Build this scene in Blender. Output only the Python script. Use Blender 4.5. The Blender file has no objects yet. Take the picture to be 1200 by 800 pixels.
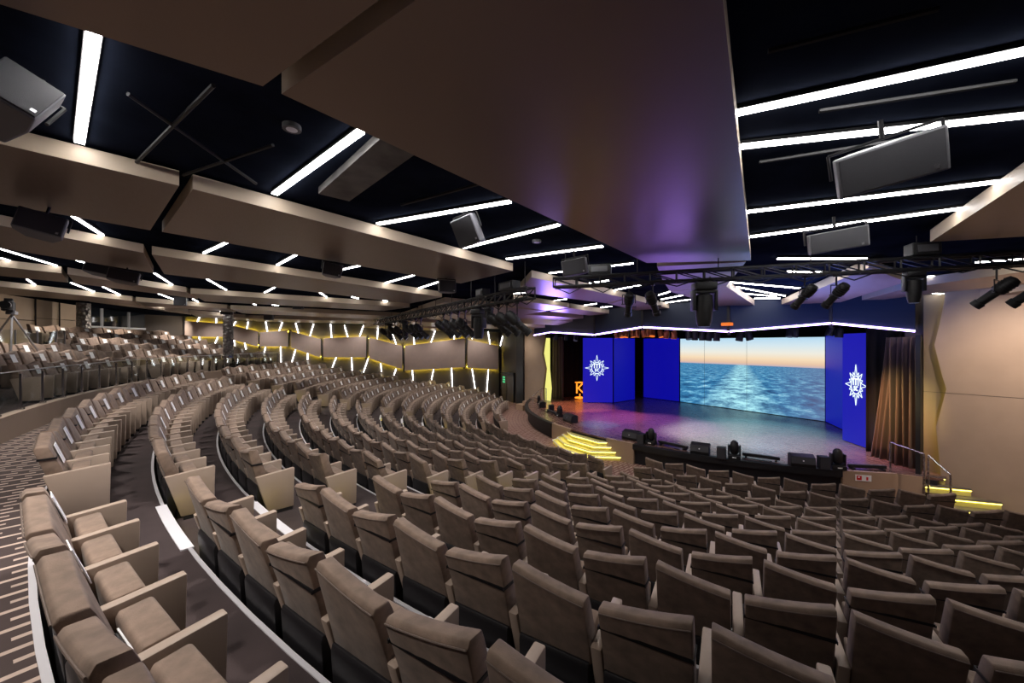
import bpy, bmesh, math, random
from mathutils import Vector, Matrix
random.seed(7)
PI = math.pi
R = math.radians
C = bpy.context.scene.collection
sc = bpy.context.scene

# ---------------------------------------------------------------- camera frame (world metres, z=0 flat front floor)
H = 4.76; CX, CY = 13.556, -25.514
FW = (-.84354, .53707); RT = (.53707, .84354); F = 461.24; HY = 403.54

def ray(px, py=HY):
    a = (px - 600) / F
    return (FW[0] + a*RT[0], FW[1] + a*RT[1], (HY - py) / F)
def atz(px, py, z):
    d = ray(px, py); t = (z - H) / d[2]
    return Vector((CX + d[0]*t, CY + d[1]*t, z))
def aty(px, py, Y):
    d = ray(px, py); t = (Y - CY) / d[1]
    return Vector((CX + d[0]*t, Y, H + d[2]*t))
def atline(px, py, A, B):           # vertical plane through A,B (2d)
    n = (B[1]-A[1], -(B[0]-A[0])); d = ray(px, py)
    t = ((A[0]-CX)*n[0] + (A[1]-CY)*n[1]) / (d[0]*n[0] + d[1]*n[1])
    return Vector((CX + d[0]*t, CY + d[1]*t, H + d[2]*t))
def atdist(px, py, t):
    d = ray(px, py); return Vector((CX + d[0]*t, CY + d[1]*t, H + d[2]*t))
def zs(x, y):                       # underside of the hanging ceiling panels
    return 5.79 - .041*y - .03*max(0., 3. - x)
def onceil(px, py, off=0.):
    d = ray(px, py); t = 2. / d[2]
    for _ in range(60):
        x, y = CX + d[0]*t, CY + d[1]*t
        tn = (zs(x, y) + off - H) / d[2]
        t = .5*t + .5*tn
        t = min(max(t, .3), 45)
    return Vector((CX + d[0]*t, CY + d[1]*t, zs(CX + d[0]*t, CY + d[1]*t) + off))

# ---------------------------------------------------------------- materials
def newmat(name):
    m = bpy.data.materials.new(name); m.use_nodes = True
    nt = m.node_tree; b = nt.nodes['Principled BSDF']
    return m, nt, b
def mat(name, col, rough=.6, metal=0., noise=0., nscale=8., bump=0., bscale=60., sheen=0., spec=None, coat=0.):
    m, nt, b = newmat(name)
    b.inputs['Base Color'].default_value = (*col, 1)
    b.inputs['Roughness'].default_value = rough; b.inputs['Metallic'].default_value = metal
    if sheen: b.inputs['Sheen Weight'].default_value = sheen
    if spec is not None: b.inputs['Specular IOR Level'].default_value = spec
    if coat: b.inputs['Coat Weight'].default_value = coat
    if noise or bump:
        tc = nt.nodes.new('ShaderNodeTexCoord')
    if noise:
        n = nt.nodes.new('ShaderNodeTexNoise'); n.inputs['Scale'].default_value = nscale
        n.inputs['Detail'].default_value = 5
        nt.links.new(tc.outputs['Object'], n.inputs['Vector'])
        r = nt.nodes.new('ShaderNodeValToRGB')
        r.color_ramp.elements[0].position = .3; r.color_ramp.elements[1].position = .7
        r.color_ramp.elements[0].color = (*[c*(1-noise) for c in col], 1)
        r.color_ramp.elements[1].color = (*[min(1, c*(1+noise)) for c in col], 1)
        nt.links.new(n.outputs['Fac'], r.inputs['Fac']); nt.links.new(r.outputs['Color'], b.inputs['Base Color'])
    if bump:
        n2 = nt.nodes.new('ShaderNodeTexNoise'); n2.inputs['Scale'].default_value = bscale
        nt.links.new(tc.outputs['Object'], n2.inputs['Vector'])
        bp = nt.nodes.new('ShaderNodeBump'); bp.inputs['Strength'].default_value = bump; bp.inputs['Distance'].default_value = .01
        nt.links.new(n2.outputs['Fac'], bp.inputs['Height']); nt.links.new(bp.outputs['Normal'], b.inputs['Normal'])
    return m
def emat(name, col, s, base=(0, 0, 0)):
    m, nt, b = newmat(name)
    b.inputs['Base Color'].default_value = (*base, 1)
    b.inputs['Emission Color'].default_value = (*col, 1); b.inputs['Emission Strength'].default_value = s
    return m

M = {}
M['suede'] = mat('suede', (.215, .153, .115), .85, noise=.30, nscale=9, bump=.15, bscale=180, sheen=.1)
M['piping'] = mat('piping', (.15, .112, .092), .6)
M['leather'] = mat('leather', (.39, .305, .245), .48, bump=.08, bscale=220)
M['shell'] = mat('shell', (.011, .0105, .013), .5)
M['strap'] = mat('strap', (.006, .006, .008), .5)
M['paper'] = mat('paper', (.93, .94, .96), .6)
M['ink'] = mat('ink', (.25, .28, .36), .6)
M['paint'] = mat('window_paint', (.50, .51, .54), .5)
M['cedge'] = mat('ceiling_panel_edge', (.56, .455, .34), .5, bump=.05, bscale=150)  # edge tan lightened to stand in for the light lines' glow
M['black'] = mat('black', (.012, .012, .014), .5)
M['blackgloss'] = mat('blackgloss', (.010, .0125, .021), .5, noise=.4, nscale=1.2, spec=0.)
M['grey'] = mat('grey', (.09, .09, .1), .5)
M['spk'] = mat('speaker', (.17, .17, .19), .5, bump=.3, bscale=300)
M['grille'] = mat('grille', (.045, .045, .053), .6, bump=.5, bscale=350)
M['chrome'] = mat('chrome', (.62, .62, .64), .18, metal=1)
M['alu'] = mat('alu', (.55, .55, .58), .35, metal=1)
M['nosing'] = mat('nosing', (.62, .62, .66), .4)
M['plate'] = mat('plate', (.75, .75, .8), .4)
M['skirt'] = mat('skirt', (.012, .013, .018), .55)
M['carpet'] = mat('carpet', (.042, .029, .030), .95, noise=.35, nscale=1.5, bump=.25, bscale=160)
M['riser'] = mat('riser', (.02, .015, .016), .9)
M['tanwall'] = mat('tanwall', (.40, .305, .225), .55, noise=.04, nscale=2, bump=.05, bscale=90)
M['tanwood'] = mat('tanwood', (.42, .30, .21), .45)
M['taupewall'] = mat('taupewall', (.065, .053, .043), .6)
M['panelwall'] = mat('panelwall', (.54, .43, .37), .5, noise=.04, nscale=3)
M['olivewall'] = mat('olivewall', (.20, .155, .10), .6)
M['darkwall'] = mat('darkwall', (.018, .02, .024), .5)
M['pelmet'] = mat('pelmet', (.026, .033, .055), .5, spec=.2)
M['gold'] = mat('gold', (.5, .33, .06), .3, metal=1)
M['door'] = mat('doorleaf', (.05, .035, .026), .5)
M['curt_r'] = mat('curtain_fabric', (.075, .043, .030), .7, sheen=.3)
M['curt_l'] = mat('curtain_velvet', (.055, .035, .028), .75, sheen=.4)
M['drape'] = mat('black_drape', (.006, .005, .005), .9)
M['duct'] = mat('duct', (.10, .095, .09), .45, metal=.6, noise=.5, nscale=3)
M['red'] = mat('red', (.65, .02, .02), .5)
M['yel'] = mat('yellow_riser', (.78, .70, .22), .5)  # yellow of the step lights put into the riser colour
M['tread'] = mat('tread', (.16, .14, .09), .6)
M['led'] = emat('white_led', (1, .965, .95), 26)
M['ledstick'] = emat('white_led_wall', (1, .97, .97), 11)
M['ledyel'] = emat('yellow_led', (1, .80, .06), 55)
M['ledyel3'] = emat('yellow_led_stairs', (1, .86, .16), 9)
M['ledyelsoft'] = emat('yellow_led_soft', (1, .82, .10), 8)
M['copper'] = mat('copper_lamp', (.35, .10, .03), .4, metal=.5)  # orange light on the lamp bodies put into their colour
M['ledyel2'] = emat('yellow_led_step', (1, .84, .10), 7.0)
M['ledpur'] = emat('purple_led', (.52, .36, 1), 11)
M['orange'] = emat('orange_light', (1, .25, .02), 2.0)
M['orangelamp'] = emat('orange_lamp', (1, .22, .02), .9)
M['green'] = emat('green_sign', (.1, .9, .35), 1.0)
M['blueled'] = emat('blue_led_wall', (.010, .008, .42), .95)
M['blueled2'] = emat('blue_led_deep', (.003, .003, .33), .95)
M['white_em'] = emat('white_logo', (.8, .95, 1), 1.3)
M['lens'] = emat('lens', (.25, .3, .5), .15)
M['yglow'] = emat('yellow_glow_panel', (1, .95, .25), .9)

# hanging ceiling panels: satin bronze-tan laminate
def ceilpanel_mat():
    m, nt, b = newmat('ceiling_laminate')
    b.inputs['Base Color'].default_value = (.235, .168, .122, 1)
    b.inputs['Roughness'].default_value = .36; b.inputs['Metallic'].default_value = .5
    tc = nt.nodes.new('ShaderNodeTexCoord'); mp = nt.nodes.new('ShaderNodeMapping')
    mp.inputs['Scale'].default_value = (1.2, 26, 1.2)
    n = nt.nodes.new('ShaderNodeTexNoise'); n.inputs['Scale'].default_value = 4
    nt.links.new(tc.outputs['Object'], mp.inputs['Vector']); nt.links.new(mp.outputs['Vector'], n.inputs['Vector'])
    mr = nt.nodes.new('ShaderNodeMapRange'); mr.inputs[3].default_value = .28; mr.inputs[4].default_value = .42
    nt.links.new(n.outputs['Fac'], mr.inputs[0]); nt.links.new(mr.outputs[0], b.inputs['Roughness'])
    return m
M['ceilpanel'] = ceilpanel_mat()

# patterned carpet: dashes running towards the stage (uses UV: u along the arc, v along the radius, metres)
def dash_mat(name, dark, light):
    m, nt, b = newmat(name)
    b.inputs['Roughness'].default_value = .95
    uv = nt.nodes.new('ShaderNodeUVMap')
    br = nt.nodes.new('ShaderNodeTexBrick'); sp = nt.nodes.new('ShaderNodeSeparateXYZ'); cb = nt.nodes.new('ShaderNodeCombineXYZ')
    nt.links.new(uv.outputs[0], sp.inputs[0]); nt.links.new(sp.outputs[1], cb.inputs[0]); nt.links.new(sp.outputs[0], cb.inputs[1])
    nt.links.new(cb.outputs[0], br.inputs['Vector'])
    br.inputs['Scale'].default_value = 1; br.inputs['Brick Width'].default_value = .36; br.inputs['Row Height'].default_value = .145
    br.inputs['Mortar Size'].default_value = .052; br.inputs['Mortar Smooth'].default_value = .05
    br.offset = .5
    br.inputs['Color1'].default_value = (*light, 1); br.inputs['Color2'].default_value = (*[c*.8 for c in light], 1)
    br.inputs['Mortar'].default_value = (*dark, 1)
    nt.links.new(br.outputs['Color'], b.inputs['Base Color'])
    return m
M['dash'] = dash_mat('patterned_carpet', (.060, .042, .040), (.58, .46, .39))
M['dash2'] = dash_mat('patterned_carpet_front', (.17, .085, .065), (.46, .33, .27))

def stage_mat():
    m, nt, b = newmat('stage_wood')
    b.inputs['Roughness'].default_value = .24
    tc = nt.nodes.new('ShaderNodeTexCoord'); mp = nt.nodes.new('ShaderNodeMapping'); mp.inputs['Scale'].default_value = (.8, 9, 1)
    n = nt.nodes.new('ShaderNodeTexNoise'); n.inputs['Scale'].default_value = 2.5; n.inputs['Detail'].default_value = 6
    nt.links.new(tc.outputs['Object'], mp.inputs['Vector']); nt.links.new(mp.outputs['Vector'], n.inputs['Vector'])
    r = nt.nodes.new('ShaderNodeValToRGB'); r.color_ramp.elements[0].position = .35; r.color_ramp.elements[1].position = .75
    r.color_ramp.elements[0].color = (.13, .065, .05, 1); r.color_ramp.elements[1].color = (.26, .15, .115, 1)
    nt.links.new(n.outputs['Fac'], r.inputs['Fac']); nt.links.new(r.outputs['Color'], b.inputs['Base Color'])
    mr = nt.nodes.new('ShaderNodeMapRange'); mr.inputs[3].default_value = .18; mr.inputs[4].default_value = .36
    nt.links.new(n.outputs['Fac'], mr.inputs[0]); nt.links.new(mr.outputs[0], b.inputs['Roughness'])
    return m
M['stage'] = stage_mat()

def screen_mat():        # what the LED screen shows: sunset sky over a sea with a ship's wake
    m, nt, b = newmat('screen_image')
    L = nt.links.new; N = nt.nodes.new
    b.inputs['Base Color'].default_value = (.01, .01, .01, 1)
    uv = N('ShaderNodeUVMap'); sp = N('ShaderNodeSeparateXYZ'); L(uv.outputs[0], sp.inputs[0])
    sky = N('ShaderNodeValToRGB'); e = sky.color_ramp.elements
    e[0].position = .62; e[0].color = (.52, .42, .50, 1)
    e[1].position = 1.0; e[1].color = (.46, .70, .88, 1)
    for p, c in ((.66, (.80, .55, .38)), (.72, (.92, .72, .48)), (.80, (.86, .84, .74)), (.90, (.66, .80, .86))):
        q = e.new(p); q.color = (*c, 1)
    L(sp.outputs[1], sky.inputs['Fac'])
    # sea: perspective-squashed noise
    sub = N('ShaderNodeMath'); sub.operation = 'SUBTRACT'; sub.inputs[0].default_value = .66; L(sp.outputs[1], sub.inputs[1])
    dv = N('ShaderNodeMath'); dv.operation = 'DIVIDE'; dv.inputs[0].default_value = .35; L(sub.outputs[0], dv.inputs[1])
    c0 = N('ShaderNodeMath'); c0.operation = 'SUBTRACT'; L(sp.outputs[0], c0.inputs[0]); c0.inputs[1].default_value = .72
    mx = N('ShaderNodeMath'); mx.operation = 'MULTIPLY'; L(c0.outputs[0], mx.inputs[0]); L(dv.outputs[0], mx.inputs[1])
    cb = N('ShaderNodeCombineXYZ'); L(mx.outputs[0], cb.inputs[0]); L(dv.outputs[0], cb.inputs[1])
    ns = N('ShaderNodeTexNoise'); ns.inputs['Scale'].default_value = 9; ns.inputs['Detail'].default_value = 9; ns.inputs['Roughness'].default_value = .75
    L(cb.outputs[0], ns.inputs['Vector'])
    sea = N('ShaderNodeValToRGB'); s = sea.color_ramp.elements
    s[0].position = .36; s[0].color = (.012, .06, .17, 1); s[1].position = .68; s[1].color = (.55, .80, .95, 1)
    q = s.new(.50); q.color = (.035, .20, .42, 1); q = s.new(.58); q.color = (.17, .50, .72, 1)
    L(ns.outputs['Fac'], sea.inputs['Fac'])
    # wake: bright turquoise band spreading towards the viewer
    wk = N('ShaderNodeMath'); wk.operation = 'ABSOLUTE'
    cen = N('ShaderNodeMath'); cen.operation = 'MULTIPLY_ADD'; L(sub.outputs[0], cen.inputs[0]); cen.inputs[1].default_value = .05; cen.inputs[2].default_value = 0
    ad = N('ShaderNodeMath'); ad.operation = 'ADD'; c1 = N('ShaderNodeMath'); c1.operation = 'SUBTRACT'; L(sp.outputs[0], c1.inputs[0]); c1.inputs[1].default_value = .50
    L(c1.outputs[0], ad.inputs[0]); L(cen.outputs[0], ad.inputs[1]); L(ad.outputs[0], wk.inputs[0])
    wd = N('ShaderNodeMath'); wd.operation = 'MULTIPLY_ADD'; L(sub.outputs[0], wd.inputs[0]); wd.inputs[1].default_value = .42; wd.inputs[2].default_value = .035
    rt = N('ShaderNodeMath'); rt.operation = 'DIVIDE'; L(wk.outputs[0], rt.inputs[0]); L(wd.outputs[0], rt.inputs[1])
    wr = N('ShaderNodeMapRange'); wr.inputs[1].default_value = 1.1; wr.inputs[2].default_value = .3; L(rt.outputs[0], wr.inputs[0])
    nr = N('ShaderNodeMapRange'); nr.inputs[1].default_value = .42; nr.inputs[2].default_value = .60; nr.inputs[3].default_value = .12; L(ns.outputs['Fac'], nr.inputs[0])
    nm = N('ShaderNodeMath'); nm.operation = 'MULTIPLY'; L(wr.outputs[0], nm.inputs[0]); L(nr.outputs[0], nm.inputs[1])
    wm = N('ShaderNodeMix'); wm.data_type = 'RGBA'; L(nm.outputs[0], wm.inputs[0]); L(sea.outputs[0], wm.inputs[6]); wm.inputs[7].default_value = (.50, .95, 1.0, 1)
    # lower right corner turns violet
    vi = N('ShaderNodeMapRange'); vi.inputs[1].default_value = .66; vi.inputs[2].default_value = 1.0; L(sp.outputs[0], vi.inputs[0])
    vm = N('ShaderNodeMath'); vm.operation = 'MULTIPLY'; L(vi.outputs[0], vm.inputs[0]); vm.inputs[1].default_value = .45
    wm2 = N('ShaderNodeMix'); wm2.data_type = 'RGBA'; L(vm.outputs[0], wm2.inputs[0]); L(wm.outputs[2], wm2.inputs[6]); wm2.inputs[7].default_value = (.20, .19, .33, 1)
    gt = N('ShaderNodeMath'); gt.operation = 'GREATER_THAN'; L(sp.outputs[1], gt.inputs[0]); gt.inputs[1].default_value = .625
    fm = N('ShaderNodeMix'); fm.data_type = 'RGBA'; L(gt.outputs[0], fm.inputs[0]); L(wm2.outputs[2], fm.inputs[6]); L(sky.outputs[0], fm.inputs[7])
    L(fm.outputs[2], b.inputs['Emission Color']); b.inputs['Emission Strength'].default_value = 1.0
    return m
M['screen'] = screen_mat()

def mosaic_mat():
    m, nt, b = newmat('mirror_mosaic')
    b.inputs['Metallic'].default_value = .25; b.inputs['Roughness'].default_value = .3
    tc = nt.nodes.new('ShaderNodeTexCoord'); v = nt.nodes.new('ShaderNodeTexVoronoi'); v.inputs['Scale'].default_value = 7
    nt.links.new(tc.outputs['Object'], v.inputs['Vector'])
    bp = nt.nodes.new('ShaderNodeBump'); bp.inputs['Strength'].default_value = 1; bp.inputs['Distance'].default_value = .2
    nt.links.new(v.outputs['Distance'], bp.inputs['Height']); nt.links.new(bp.outputs['Normal'], b.inputs['Normal'])
    r = nt.nodes.new('ShaderNodeValToRGB'); r.color_ramp.elements[0].color = (.9, .88, .85, 1); r.color_ramp.elements[1].color = (.42, .39, .37, 1)
    r.color_ramp.elements[1].position = .6
    nt.links.new(v.outputs['Distance'], r.inputs['Fac']); nt.links.new(r.outputs['Color'], b.inputs['Base Color'])
    return m
M['mosaic'] = mosaic_mat()
def glass_mat(name, tint, a):
    m, nt, b = newmat(name); out = nt.nodes['Material Output']
    g = nt.nodes.new('ShaderNodeBsdfGlossy'); g.inputs['Roughness'].default_value = .03; g.inputs['Color'].default_value = (.9, .95, 1, 1)
    t = nt.nodes.new('ShaderNodeBsdfTransparent'); t.inputs['Color'].default_value = (*tint, 1)
    mx = nt.nodes.new('ShaderNodeMixShader'); mx.inputs[0].default_value = a
    nt.links.new(t.outputs[0], mx.inputs[1]); nt.links.new(g.outputs[0], mx.inputs[2]); nt.links.new(mx.outputs[0], out.inputs['Surface'])
    return m
M['glass'] = glass_mat('rail_glass', (.93, .96, .95), .07)
M['window'] = mat('dark_window_glass', (.01, .012, .016), .06, spec=.8)

# ---------------------------------------------------------------- mesh building helpers
class MB:
    def __init__(s): s.v = []; s.f = []; s.mi = []; s.uv = {}
    def add(s, vs, fs, mi=0):
        o = len(s.v); s.v += [tuple(v) for v in vs]; s.f += [tuple(i+o for i in f) for f in fs]; s.mi += [mi]*len(fs); return s
    def box(s, c, sz, mi=0, mtx=None):
        vs = [Vector((x*sz[0]/2, y*sz[1]/2, z*sz[2]/2)) for z in (-1, 1) for y in (-1, 1) for x in (-1, 1)]
        if mtx is not None: vs = [mtx @ v for v in vs]
        c = Vector(c)
        return s.add([v + c for v in vs], [(0, 2, 3, 1), (4, 5, 7, 6), (0, 1, 5, 4), (2, 6, 7, 3), (0, 4, 6, 2), (1, 3, 7, 5)], mi)
    def tube(s, a, b, r, n=8, mi=0, r2=None):
        a, b = Vector(a), Vector(b); d = (b-a).normalized(); r2 = r if r2 is None else r2
        u = d.orthogonal().normalized(); w = d.cross(u)
        vs = []
        for p, rr in ((a, r), (b, r2)):
            vs += [p + (u*math.cos(2*PI*i/n) + w*math.sin(2*PI*i/n))*rr for i in range(n)]
        fs = [(i, (i+1) % n, n+(i+1) % n, n+i) for i in range(n)] + [tuple(range(n-1, -1, -1)), tuple(range(n, 2*n))]
        return s.add(vs, fs, mi)
    def path(s, pts, r, n=8, mi=0):
        for a, b in zip(pts[:-1], pts[1:]): s.tube(a, b, r, n, mi)
        return s
    def prism(s, poly, z0, z1, mi=0):     # poly of (x,y); z0,z1 numbers or lists
        n = len(poly)
        za = z0 if isinstance(z0, (list, tuple)) else [z0]*n; zb = z1 if isinstance(z1, (list, tuple)) else [z1]*n
        a = sum(poly[i][0]*poly[(i+1) % n][1] - poly[(i+1) % n][0]*poly[i][1] for i in range(n))
        idx = list(range(n)) if a > 0 else list(range(n-1, -1, -1))
        vs = [(poly[i][0], poly[i][1], za[i]) for i in idx] + [(poly[i][0], poly[i][1], zb[i]) for i in idx]
        fs = [tuple(range(n-1, -1, -1)), tuple(range(n, 2*n))] + [(i, (i+1) % n, n+(i+1) % n, n+i) for i in range(n)]
        return s.add(vs, fs, mi)
    def slab(s, pts, off, mi=0):          # planar polygon of 3d points extruded by vector off
        n = len(pts); pts = [Vector(p) for p in pts]; off = Vector(off)
        nm = Vector((0, 0, 0))
        for i in range(n): nm += (pts[i]-pts[0]).cross(pts[(i+1) % n]-pts[0])
        if nm.dot(off) > 0: pts = pts[::-1]
        vs = pts + [p+off for p in pts]
        fs = [tuple(range(n)), tuple(range(2*n-1, n-1, -1))] + [(i, n+i, n+(i+1) % n, (i+1) % n) for i in range(n)]
        return s.add(vs, fs, mi)
    def lathe(s, prof, c=(0, 0, 0), n=16, mi=0, mtx=None):   # prof list of (r,z)
        k = len(prof); vs = []
        for r, z in prof:
            for i in range(n):
                v = Vector((r*math.cos(2*PI*i/n), r*math.sin(2*PI*i/n), z))
                if mtx is not None: v = mtx @ v
                vs.append(v + Vector(c))
        fs = [(j*n+i, j*n+(i+1) % n, (j+1)*n+(i+1) % n, (j+1)*n+i) for j in range(k-1) for i in range(n)]
        fs += [tuple(range(n-1, -1, -1)), tuple(range((k-1)*n, k*n))]
        return s.add(vs, fs, mi)
    def ring(s, r0, r1, a0, a1, z0, z1, n=64, mi=0, mtop=None):  # annular sector solid, angles from -y axis towards +x
        mtop = mi if mtop is None else mtop
        for i in range(n):
            A = a0+(a1-a0)*i/n; B = a0+(a1-a0)*(i+1)/n
            P = [(r*math.sin(t), -r*math.cos(t)) for r, t in ((r0, A), (r1, A), (r1, B), (r0, B))]
            vs = [(*p, z0) for p in P] + [(*p, z1) for p in P]
            fs = [(4, 7, 6, 5)[::-1] if False else (4, 5, 6, 7), (0, 3, 7, 4), (1, 5, 6, 2)]
            o = len(s.v); s.v += vs
            for j, f in enumerate(fs):
                s.uv[len(s.f)] = [((r_*0+t_)*r1, r_) for r_, t_ in [((r0, A), (r1, A), (r1, B), (r0, B))[q-4] if q > 3 else (0, 0) for q in f]]
                s.f.append(tuple(q+o for q in f)); s.mi.append(mtop if j == 0 else mi)
            if i == 0: s.f.append(tuple(q+o for q in (0, 4, 5, 1))); s.mi.append(mi)
            if i == n-1: s.f.append(tuple(q+o for q in (3, 2, 6, 7))); s.mi.append(mi)
        return s
    def mesh(s, name, mats, bevel=0, smooth=False, segs=2):
        me = bpy.data.meshes.new(name); me.from_pydata([tuple(v) for v in s.v], [], s.f)
        for m in mats: me.materials.append(M[m])
        me.polygons.foreach_set('material_index', s.mi)
        if s.uv:
            ul = me.uv_layers.new(name='UVMap')
            for p in me.polygons:
                if p.index in s.uv:
                    for li, c in zip(p.loop_indices, s.uv[p.index]): ul.data[li].uv = c
        if bevel:
            bm = bmesh.new(); bm.from_mesh(me); bmesh.ops.remove_doubles(bm, verts=bm.verts, dist=1e-5)
            bmesh.ops.bevel(bm, geom=[e for e in bm.edges if len(e.link_faces) == 2 and e.calc_face_angle(0) > .5], offset=bevel, segments=segs, affect='EDGES', profile=.5, clamp_overlap=True)
            bmesh.ops.recalc_face_normals(bm, faces=bm.faces); bm.to_mesh(me); bm.free()
        if smooth:
            for p in me.polygons: p.use_smooth = True
            try: me.set_sharp_from_angle(angle=R(38))
            except Exception: pass
        me.update(); return me
    def obj(s, name, mats, parent=None, bevel=0, smooth=False, segs=2):
        if isinstance(mats, str): mats = [mats]
        o = bpy.data.objects.new(name, s.mesh(name, mats, bevel, smooth, segs)); C.objects.link(o)
        if parent is not None: o.parent = parent
        return o
def tag(o, label, cat, group=None, kind=None):
    o['label'] = label; o['category'] = cat
    if group: o['group'] = group
    if kind: o['kind'] = kind
    return o
def structure(o, label=None):
    o['kind'] = 'structure'
    if label: o['label'] = label
    return o
def empty(name, loc=(0, 0, 0), rz=0.):
    o = bpy.data.objects.new(name, None); C.objects.link(o); o.location = loc; o.rotation_euler = (0, 0, rz); o.empty_display_size = .1
    return o
def copy_tree(o, parent=None):
    c = o.copy(); C.objects.link(c)
    if parent is not None: c.parent = parent
    for ch in list(kids.get(o.name, [])): copy_tree(ch, c)
    return c
kids = {}
def P(o):      # remember children for copying
    kids.setdefault(o.parent.name, []).append(o); return o
ORD = ['first', 'second', 'third', 'fourth', 'fifth', 'sixth', 'seventh', 'eighth', 'ninth', 'tenth', 'eleventh', 'twelfth', 'thirteenth', 'fourteenth',
       'fifteenth', 'sixteenth', 'seventeenth', 'eighteenth', 'nineteenth', 'twentieth', 'twenty-first', 'twenty-second', 'twenty-third', 'twenty-fourth',
       'twenty-fifth', 'twenty-sixth', 'twenty-seventh', 'twenty-eighth', 'twenty-ninth', 'thirtieth', 'thirty-first', 'thirty-second', 'thirty-third']

# ---------------------------------------------------------------- seating geometry
R0 = 27.925; W = .6142; ARM = .641; DEP = .5235
ZF = [2.721, 2.466, 2.213, 1.962, 1.713, 1.466, 1.221, .978, .737, .498, .261, .026, 0., 0.]
ENDA = [37.04, 37.12, 39.04, 41.34, 43.48, 45, 46.05, 49.33, 51.46, 53.18, 54.61, 55.13, 51.35, 45.42]
WALK = 2.98; UPF = 3.32

# floors --------------------------------------------------------
fl = MB(); fl.ring(.5, 17.2, R(-85), R(85), -.3, 0, 90, 0, 1)
structure(fl.obj('floor', ['riser', 'dash2']), 'patterned carpet floor in front of the stage')
te = MB()
for k in range(0, 12):
    r_in = R0 - k - .46; r_out = r_in + 1.0
    te.ring(r_in, r_out + .01, R(-62), R(62), -.3, ZF[k] if k < 11 else .02, 80, 0, 1)
structure(te.obj('floor_terraces', ['riser', 'carpet']), 'dark carpeted terraces under the seat rows')
wk = MB(); wk.ring(R0+.54, 29.62, R(-62), R(75), -.3, WALK, 120, 0, 1)
structure(wk.obj('floor_walkway', ['riser', 'dash']), 'patterned carpet walkway behind the last lower row')
ut = MB()
for k in range(6):
    ut.ring(29.62 + (0 if k == 0 else .55 + k - .0), 29.62+.55+k+1.02, R(-50), R(45), -.3, UPF + .262*k, 90, 0, 1)
ut.ring(36.1, 40, R(-50), R(45), -.3, UPF+.262*5, 60, 0, 1)
structure(ut.obj('floor_upper_tier', ['riser', 'carpet']), 'dark carpeted upper tier')
pw = MB(); pw.ring(29.56, 29.74, R(-50), R(40), WALK-.2, 3.44, 120)
structure(pw.obj('wall_parapet', ['leather']), 'low curved tan leather parapet behind the walkway')

# row nosings and the wide step plates in the aisles
n0 = MB()
for k in range(0, 12):
    r = R0 - k - .46; z = ZF[k]
    n0.ring(r-.012, r+.022, R(-60), R(60), z-.03, z+.008, 90)
n0.ring(R0+.525, R0+.565, R(-60), R(70), WALK-.03, WALK+.008, 90)
structure(n0.obj('trim_1', ['nosing']), 'thin pale metal nosings along the terrace edges')
for side, (a0, a1), nm in ((0, (14.75, 18.05), 'near aisle'), (1, (-18.05, -14.75), 'far aisle')):
    for k in range(0, 12):
        r = R0 - k - .46; z = ZF[k]
        b = MB(); b.ring(r-.03, r+.075, R(a0), R(a1), z-.02, z+.012, 6)
        o = b.obj('step_plate', ['plate']); tag(o, 'pale metal step edge across the %s, %s step down from the walkway' % (nm, ORD[k]), 'step edge', 'step edges in the ' + nm)
        b = MB(); b.ring(r-.028, r-.012, R(a0+.2), R(a1-.2), z-.055, z-.03, 6)
        b.obj('step_light', ['ledyel2'], o)

# ---------------------------------------------------------------- theatre seat prototype meshes
def side_extrude(prof, x0, x1, zfun=None, n=1):
    """prof: list of (y,z) closed loop; extruded along x in n steps; zfun(x,y,z) adds to z"""
    m = MB(); k = len(prof); vs = []
    for i in range(n+1):
        x = x0 + (x1-x0)*i/n
        for y, z in prof: vs.append((x, y, z + (zfun(x, y, z) if zfun else 0)))
    fs = [(i*k+j, i*k+(j+1) % k, (i+1)*k+(j+1) % k, (i+1)*k+j) for i in range(n) for j in range(k)]
    fs += [tuple(range(k-1, -1, -1)), tuple(range(n*k, n*k+k))]
    m.add(vs, fs); return m
def back_mesh(sgn):
    def zf(x, y, z):
        w_ = max(0, (z-.60)/.34)
        return w_*(-sgn*x/.27*.045 + .012*((x/.27)**2))
    prof = [(-.205, .43), (-.10, .40), (-.085, .52), (-.115, .64), (-.205, .895), (-.225, .94), (-.315, .945), (-.335, .915), (-.245, .60)]
    m = side_extrude(prof, -.268, .268, zf, 4)
    return m
ME = {}
for key, s_ in (('A', 1), ('B', -1)):
    ME['back'+key] = back_mesh(s_).mesh('backrest', ['suede'], .010, True)
    # piping seam following the top rear edge
    p = MB(); pts = []
    for i in range(7):
        x = -.262 + .524*i/6; pts.append((x, -.338, .917 + (-s_*x/.27*.045 + .012*(x/.27)**2)*.93))
    p.path(pts, .0045, 5); ME['pipe'+key] = p.mesh('piping', ['piping'])
sh = side_extrude([(-.215, .06), (-.16, .05), (-.10, .40), (-.12, .44), (-.228, .46), (-.240, .42)], -.262, .262)
ME['shell'] = sh.mesh('shell', ['shell'], .007, True)
pan = side_extrude([(-.03, .28), (-.065, .57), (-.05, .60), (.08, .612), (.10, .595), (.085, .50), (.055, .27), (.0, .25)], -.235, .235)
ME['pan'] = pan.mesh('seat_pan', ['suede'], .012, True)
fr = MB(); fr.box((0, -.02, .20), (.50, .10, .14)); fr.box((-.2, -.02, .065), (.05, .2, .13)); fr.box((.2, -.02, .065), (.05, .2, .13))
ME['frame'] = fr.mesh('frame', ['shell'])
arm = side_extrude([(.262, ARM), (.25, .05), (-.10, .05), (-.262, ARM-.04)], -.037, .037)
ME['arm'] = arm.mesh('armrest', ['leather'], .013, True)
ft = MB(); ft.box((0, .08, .028), (.06, .30, .056)); ME['foot'] = ft.mesh('foot', ['shell'])
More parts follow.
